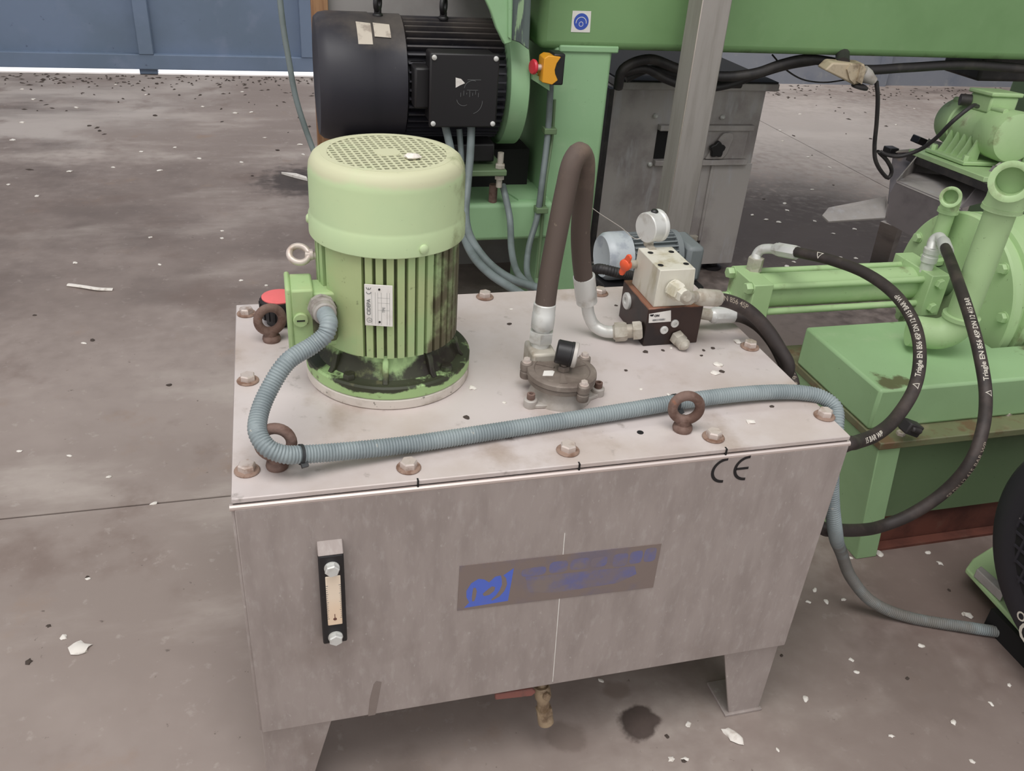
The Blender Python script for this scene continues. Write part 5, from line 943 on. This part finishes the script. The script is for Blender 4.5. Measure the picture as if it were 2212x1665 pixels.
l1 = V((1.9898, 1.4605, 0.2901)); bm = bmesh.new(); prism(bm, [(1.9639, 1.4688, 0.2908), (2.0035, 1.4277, 0.2831), (2.2662, 1.7303, 0.004), (2.2268, 1.7783, 0.004)], (.03, .012, 0)); obj('leg', bm, 'inox', ch)
bm = bmesh.new(); prism(bm, [V((2.1454, 1.2753, 0.2634)), V((2.1937, 1.2589, 0.2605)), (2.62, 1.55, .0), (2.57, 1.55, .0)], (.01, .04, 0)); obj('leg', bm, 'inox', ch)

# grey board with wooden edge behind the black motor
bd = thing('sheet_board', 'grey sheet board with an orange wooden edge standing behind the black motor', 'board', (.55, 1.95, 0))
bm = bmesh.new(); box(bm, .245, .96, 1.93, 1.95, 0, 1.6); obj('sheet', bm, 'board', bd)
bm = bmesh.new(); box(bm, .215, .262, 1.905, 1.955, 0, 1.6); obj('wooden_edge', bm, 'wood', bd, bevel=.002)

# pale thread between hose and gauge
bm = bmesh.new(); tube(bm, smooth([V((0.4786, 0.3, 0.7925)), V((0.4952, 0.303, 0.7891)), V((0.5347, 0.33, 0.7619)), V((0.5795, 0.36, 0.7308)), V((0.623, 0.385, 0.7001)), V((0.6376, 0.385, 0.7073))], .006), .00055, 5); tag(obj('cobweb_thread', bm, 'web'), 'single pale cobweb thread between the brown hose and the steel gauge', 'thread')
bm = bmesh.new(); blob(bm, (0.2406, 0.2427, 0.876), .0085, (1.2, 1, .45), 3); tag(obj('fluff_tuft', bm, 'flake'), 'white tuft of fluff on the fan grille', 'debris')

# ================================================================== flakes and litter
FM = []
for i in range(6):
    bm = bmesh.new(); blob(bm, (0, 0, 0), 1, (1, .68 + .1 * (i % 3), .34), i * 5 + 1, .55, 2); FM.append(finish(bm, 'plaster_flake', 60)); FM[-1].materials.append(M['flake'])
def flake(x, y, s, z=0.0, label='small white plaster flake on the concrete floor', group='white plaster flakes on the floor', m=None, name='plaster_flake', sy=1.0):
    o = bpy.data.objects.new(name, FM[random.randrange(6)]); COL.objects.link(o); o.scale = (s, s * sy, s * .8); o.location = (x, y, z + s * .14); o.rotation_euler = (0, 0, random.uniform(0, 6.3)); tag(o, label, 'debris', group)
    if m: o.material_slots[0].link = 'OBJECT'; o.material_slots[0].material = M[m]
    return o
FL_ = [(-0.3184, 0.8565, 0), (-0.2179, 0.7453, 0), (-0.4581, 1.4913, 0), (-0.3065, 2.0218, 0), (-0.3564, 2.2695, 0), (-0.1177, 2.3128, 0), (-0.116, 2.2401, 0), (-0.5675, 2.063, 0), (-0.0507, 1.8683, 0), (0.0919, 1.9051, 0), (0.0274, 1.8203, 0), (-0.8016, 2.7345, 0), (-0.7356, 3.0382, 0), (-0.3481, 3.382, 0), (-0.486, 3.3189, 0), (-0.5737, 3.0892, 0), (-0.3864, 3.0369, 0), (-0.2363, 3.2058, 0), (-0.0551, 3.1447, 0), (-1.0433, 3.5129, 0), (-1.063, 3.8177, 0), (-0.8699, 4.1113, 0), (-1.101, 4.2827, 0), (-0.5656, 4.4089, 0), (-0.0602, 4.4984, 0), (-0.259, 4.1465, 0), (-0.0925, 4.0117, 0), (-0.0109, 4.0327, 0), (0.0499, 3.5405, 0), (0.2074, 3.4181, 0), (0.2163, 3.258, 0), (-0.9301, 2.8799, 0), (-0.3336, 0.3953, 0), (-0.5188, 0.9857, 0), (-0.4111, 0.9501, 0), (-0.3153, 0.5371, 0), (-1.1976, 4.5111, 0), (-0.7463, 4.649, 0),
    (3.8335, 5.143, 0), (3.2832, 4.0489, 0), (2.815, 3.4484, 0), (2.7895, 3.1418, 0), (2.9268, 3.6696, 0), (2.8075, 2.9642, 0), (2.5048, 2.6312, 0), (2.0593, 2.2645, 0), (2.0256, 2.3228, 0), (2.2174, 2.3669, 0), (2.2563, 2.4541, 0), (2.2716, 2.2319, 0), (2.3674, 2.2415, 0), (2.3954, 2.1297, 0), (2.269, 2.0873, 0), (2.1477, 1.8497, 0), (2.2053, 1.8351, 0), (1.8837, 1.7911, 0), (1.933, 1.8255, 0), (2.101, 2.2338, 0), (3.8016, 3.7964, 0), (4.247, 4.2128, 0),
    (1.2512, 0.3186, 0), (1.2984, 0.3778, 0), (1.3595, 0.3032, 0), (1.3633, 0.2691, 0), (1.3667, 0.3578, 0), (1.1791, 0.3203, 0), (1.0204, 0.0754, 0), (1.1732, 0.0785, 0), (0.8898, 0.0137, 0), (0.6125, -0.0474, 0), (0.6344, -0.052, 0), (0.6675, 0.008, 0), (0.5548, 0.1214, 0), (0.7901, -0.0675, 0), (1.0135, 0.0478, 0), (1.0574, 0.2149, 0), (1.0953, 0.214, 0), (1.0205, 0.2219, 0), (1.052, 0.2481, 0), (1.3101, 0.1326, 0), (1.2097, -0.0614, 0), (1.1171, -0.0811, 0), (0.9923, -0.083, 0), (1.0951, -0.1531, 0), (1.2732, -0.0338, 0)]
for k, (x, y, z) in enumerate(FL_):
    lb, gp = (('small white plaster flake on the far floor towards the blue door', 'white flakes on the far left floor') if y > 1.4 else ('small white plaster flake on the floor left of the tank', 'white flakes left of the tank')) if x < .6 and y > .2 or x < 0 else (('small white plaster flake on the shaded floor behind the pump and hopper', 'white flakes on the floor behind the pump') if y > .7 else ('small white plaster flake on the floor right of the tank', 'white flakes right of the tank'))
    s = random.uniform(.0042, .0068) * (1.0 + max(0, y) * .30); flake(x, y, s, 0, lb, gp, sy=random.uniform(.6, 1.1))
flake(*(-0.3046, 0.3623, 0)[:2], .0165, 0, 'largest white plaster lump on the floor left of the tank', None, name='plaster_lump', sy=1.2)
flake(*(0.7306, -0.0304, 0)[:2], .018, 0, 'white plaster lump on the floor below the right tank leg', None, name='plaster_lump', sy=.7)
flake(*(1.3187, 0.1273, 0)[:2], .009, 0, 'white lump on the floor beside the grey conduit near the black fan motor', None, name='plaster_lump')
flake(*(1.2512, 0.3186, 0)[:2], .010, 0, 'white lump in front of the red-brown skid', None, name='plaster_lump')
bm = bmesh.new(); tube(bm, smooth([V((-0.5592, 1.8848, 0.006)), V((-0.5118, 1.8604, 0.01)), V((-0.4671, 1.8385, 0.01)), V((-0.4273, 1.837, 0.004))], .01), .008, 8, None); bmesh.ops.scale(bm, vec=(1, 1, .5), verts=bm.verts); tag(obj('plastic_shaving', bm, 'flake'), 'long curved white plastic shaving on the left floor', 'debris')
bm = bmesh.new(); prism(bm, [(0.1102, 2.9682, 0.001), (0.1713, 2.9462, 0.001), (0.2115, 2.8998, 0.001), (0.2136, 2.8683, 0.001), (0.1622, 2.9147, 0.001)], (0, 0, .01)); tag(obj('paper_scrap', bm, 'flake'), 'white scrap lying in the dark floor stain left of the green motor', 'debris')
for px in ((75, 680), (190, 741), (360, 832)): pass
DK = [(-0.6165, 1.6851, 0), (-0.4394, 1.5079, 0), (-0.2223, 1.2333, -0), (-0.3631, 0.427, 0), (-0.3173, 0.54, 0), (-0.3798, 0.3487, 0), (-0.0106, 2.9509, 0), (0.1046, 3.3277, -0), (-0.7602, 3.7597, 0), (-0.7031, 3.6679, 0), (-0.4808, 3.9578, 0), (0.8981, 0.1094, 0), (0.6322, -0.0532, 0), (0.6225, -0.0061, 0), (3.4083, 3.489, 0), (2.1891, 2.52, 0), (2.6549, 2.6915, -0), (1.3281, 0.1959, 0), (1.0977, 0.0172, 0)]
for x, y, z in DK: flake(x, y, random.uniform(.0035, .006) * (1 + max(0, y) * .3), 0, 'small dark dirt crumb on the concrete floor', 'dark dirt crumbs on the floor', 'litter', 'dirt_crumb')
# crumbs on the tank lid
for q, s, lb in (((0.3203, 0.1984, 0.563), .0058, 'white crumb on the lid right of the green motor'), ((0.7057, 0.2094, 0.563), .0075, 'upper white paint chip in the cluster on the lid'), ((0.6875, 0.188, 0.563), .0070, 'lower white paint chip in the cluster on the lid'), ((0.7713, 0.2774, 0.563), .0072, 'pale paint chip beside the right lid bolt'), ((0.676, 0.0553, 0.563), .0062, 'pale chip on the lid behind the front right bolt')):
    flake(q[0], q[1], s, T, lb, None, name='paint_chip')
LC = [(0.6919, 0.2419, 0.563), (0.703, 0.257, 0.563), (0.7214, 0.2621, 0.563), (0.7276, 0.088, 0.563), (0.2968, 0.1255, 0.563), (0.6377, 0.2657, 0.563), (0.6088, 0.2651, 0.563), (0.6204, 0.4285, 0.563), (0.4214, 0.3835, 0.563), (0.7016, 0.1902, 0.563), (0.5565, 0.2148, 0.563)]
for x, y, z in LC: flake(x, y, random.uniform(.0028, .0048), T, 'tiny dark crumb on the pale tank lid', 'dark crumbs on the tank lid', 'litter', 'dirt_crumb')
for x, y, z in ((0.592, 0.1408, 0.563), (0.4388, 0.4357, 0.563), (0.558, 0.1598, 0.563), (0.6541, 0.2711, 0.563), (0.3557, 0.1538, 0.563)): flake(x, y, .003, T, 'tiny white crumb on the pale tank lid', 'white crumbs on the tank lid')
# leaf litter along the sliding door: nobody could count it
bm = bmesh.new()
for k in range(650):
    far = random.random() < .72
    x = random.uniform(-2.2, 1.0) if random.random() < .6 else random.uniform(2.3, 5.6); y = DY - .05 - abs(random.gauss(0, .22 if far else .8)); s = random.uniform(.006, .020); a = random.uniform(0, PI)
    if y < 2.6: continue
    d = V((math.cos(a), math.sin(a), 0)); e = V((-d.y, d.x, 0)); c = V((x, y, .001)); h = V((0, 0, random.uniform(.002, .007)))
    vs = [bm.verts.new(c + d * s), bm.verts.new(c + e * s * .45), bm.verts.new(c - d * s), bm.verts.new(c - e * s * .45), bm.verts.new(c + h)]
    for i in range(4): bm.faces.new((vs[i], vs[(i + 1) % 4], vs[4]))
tag(obj('leaf_litter', bm, 'litter'), 'dark leaf litter scattered along the foot of the blue door', 'litter', None, 'stuff')
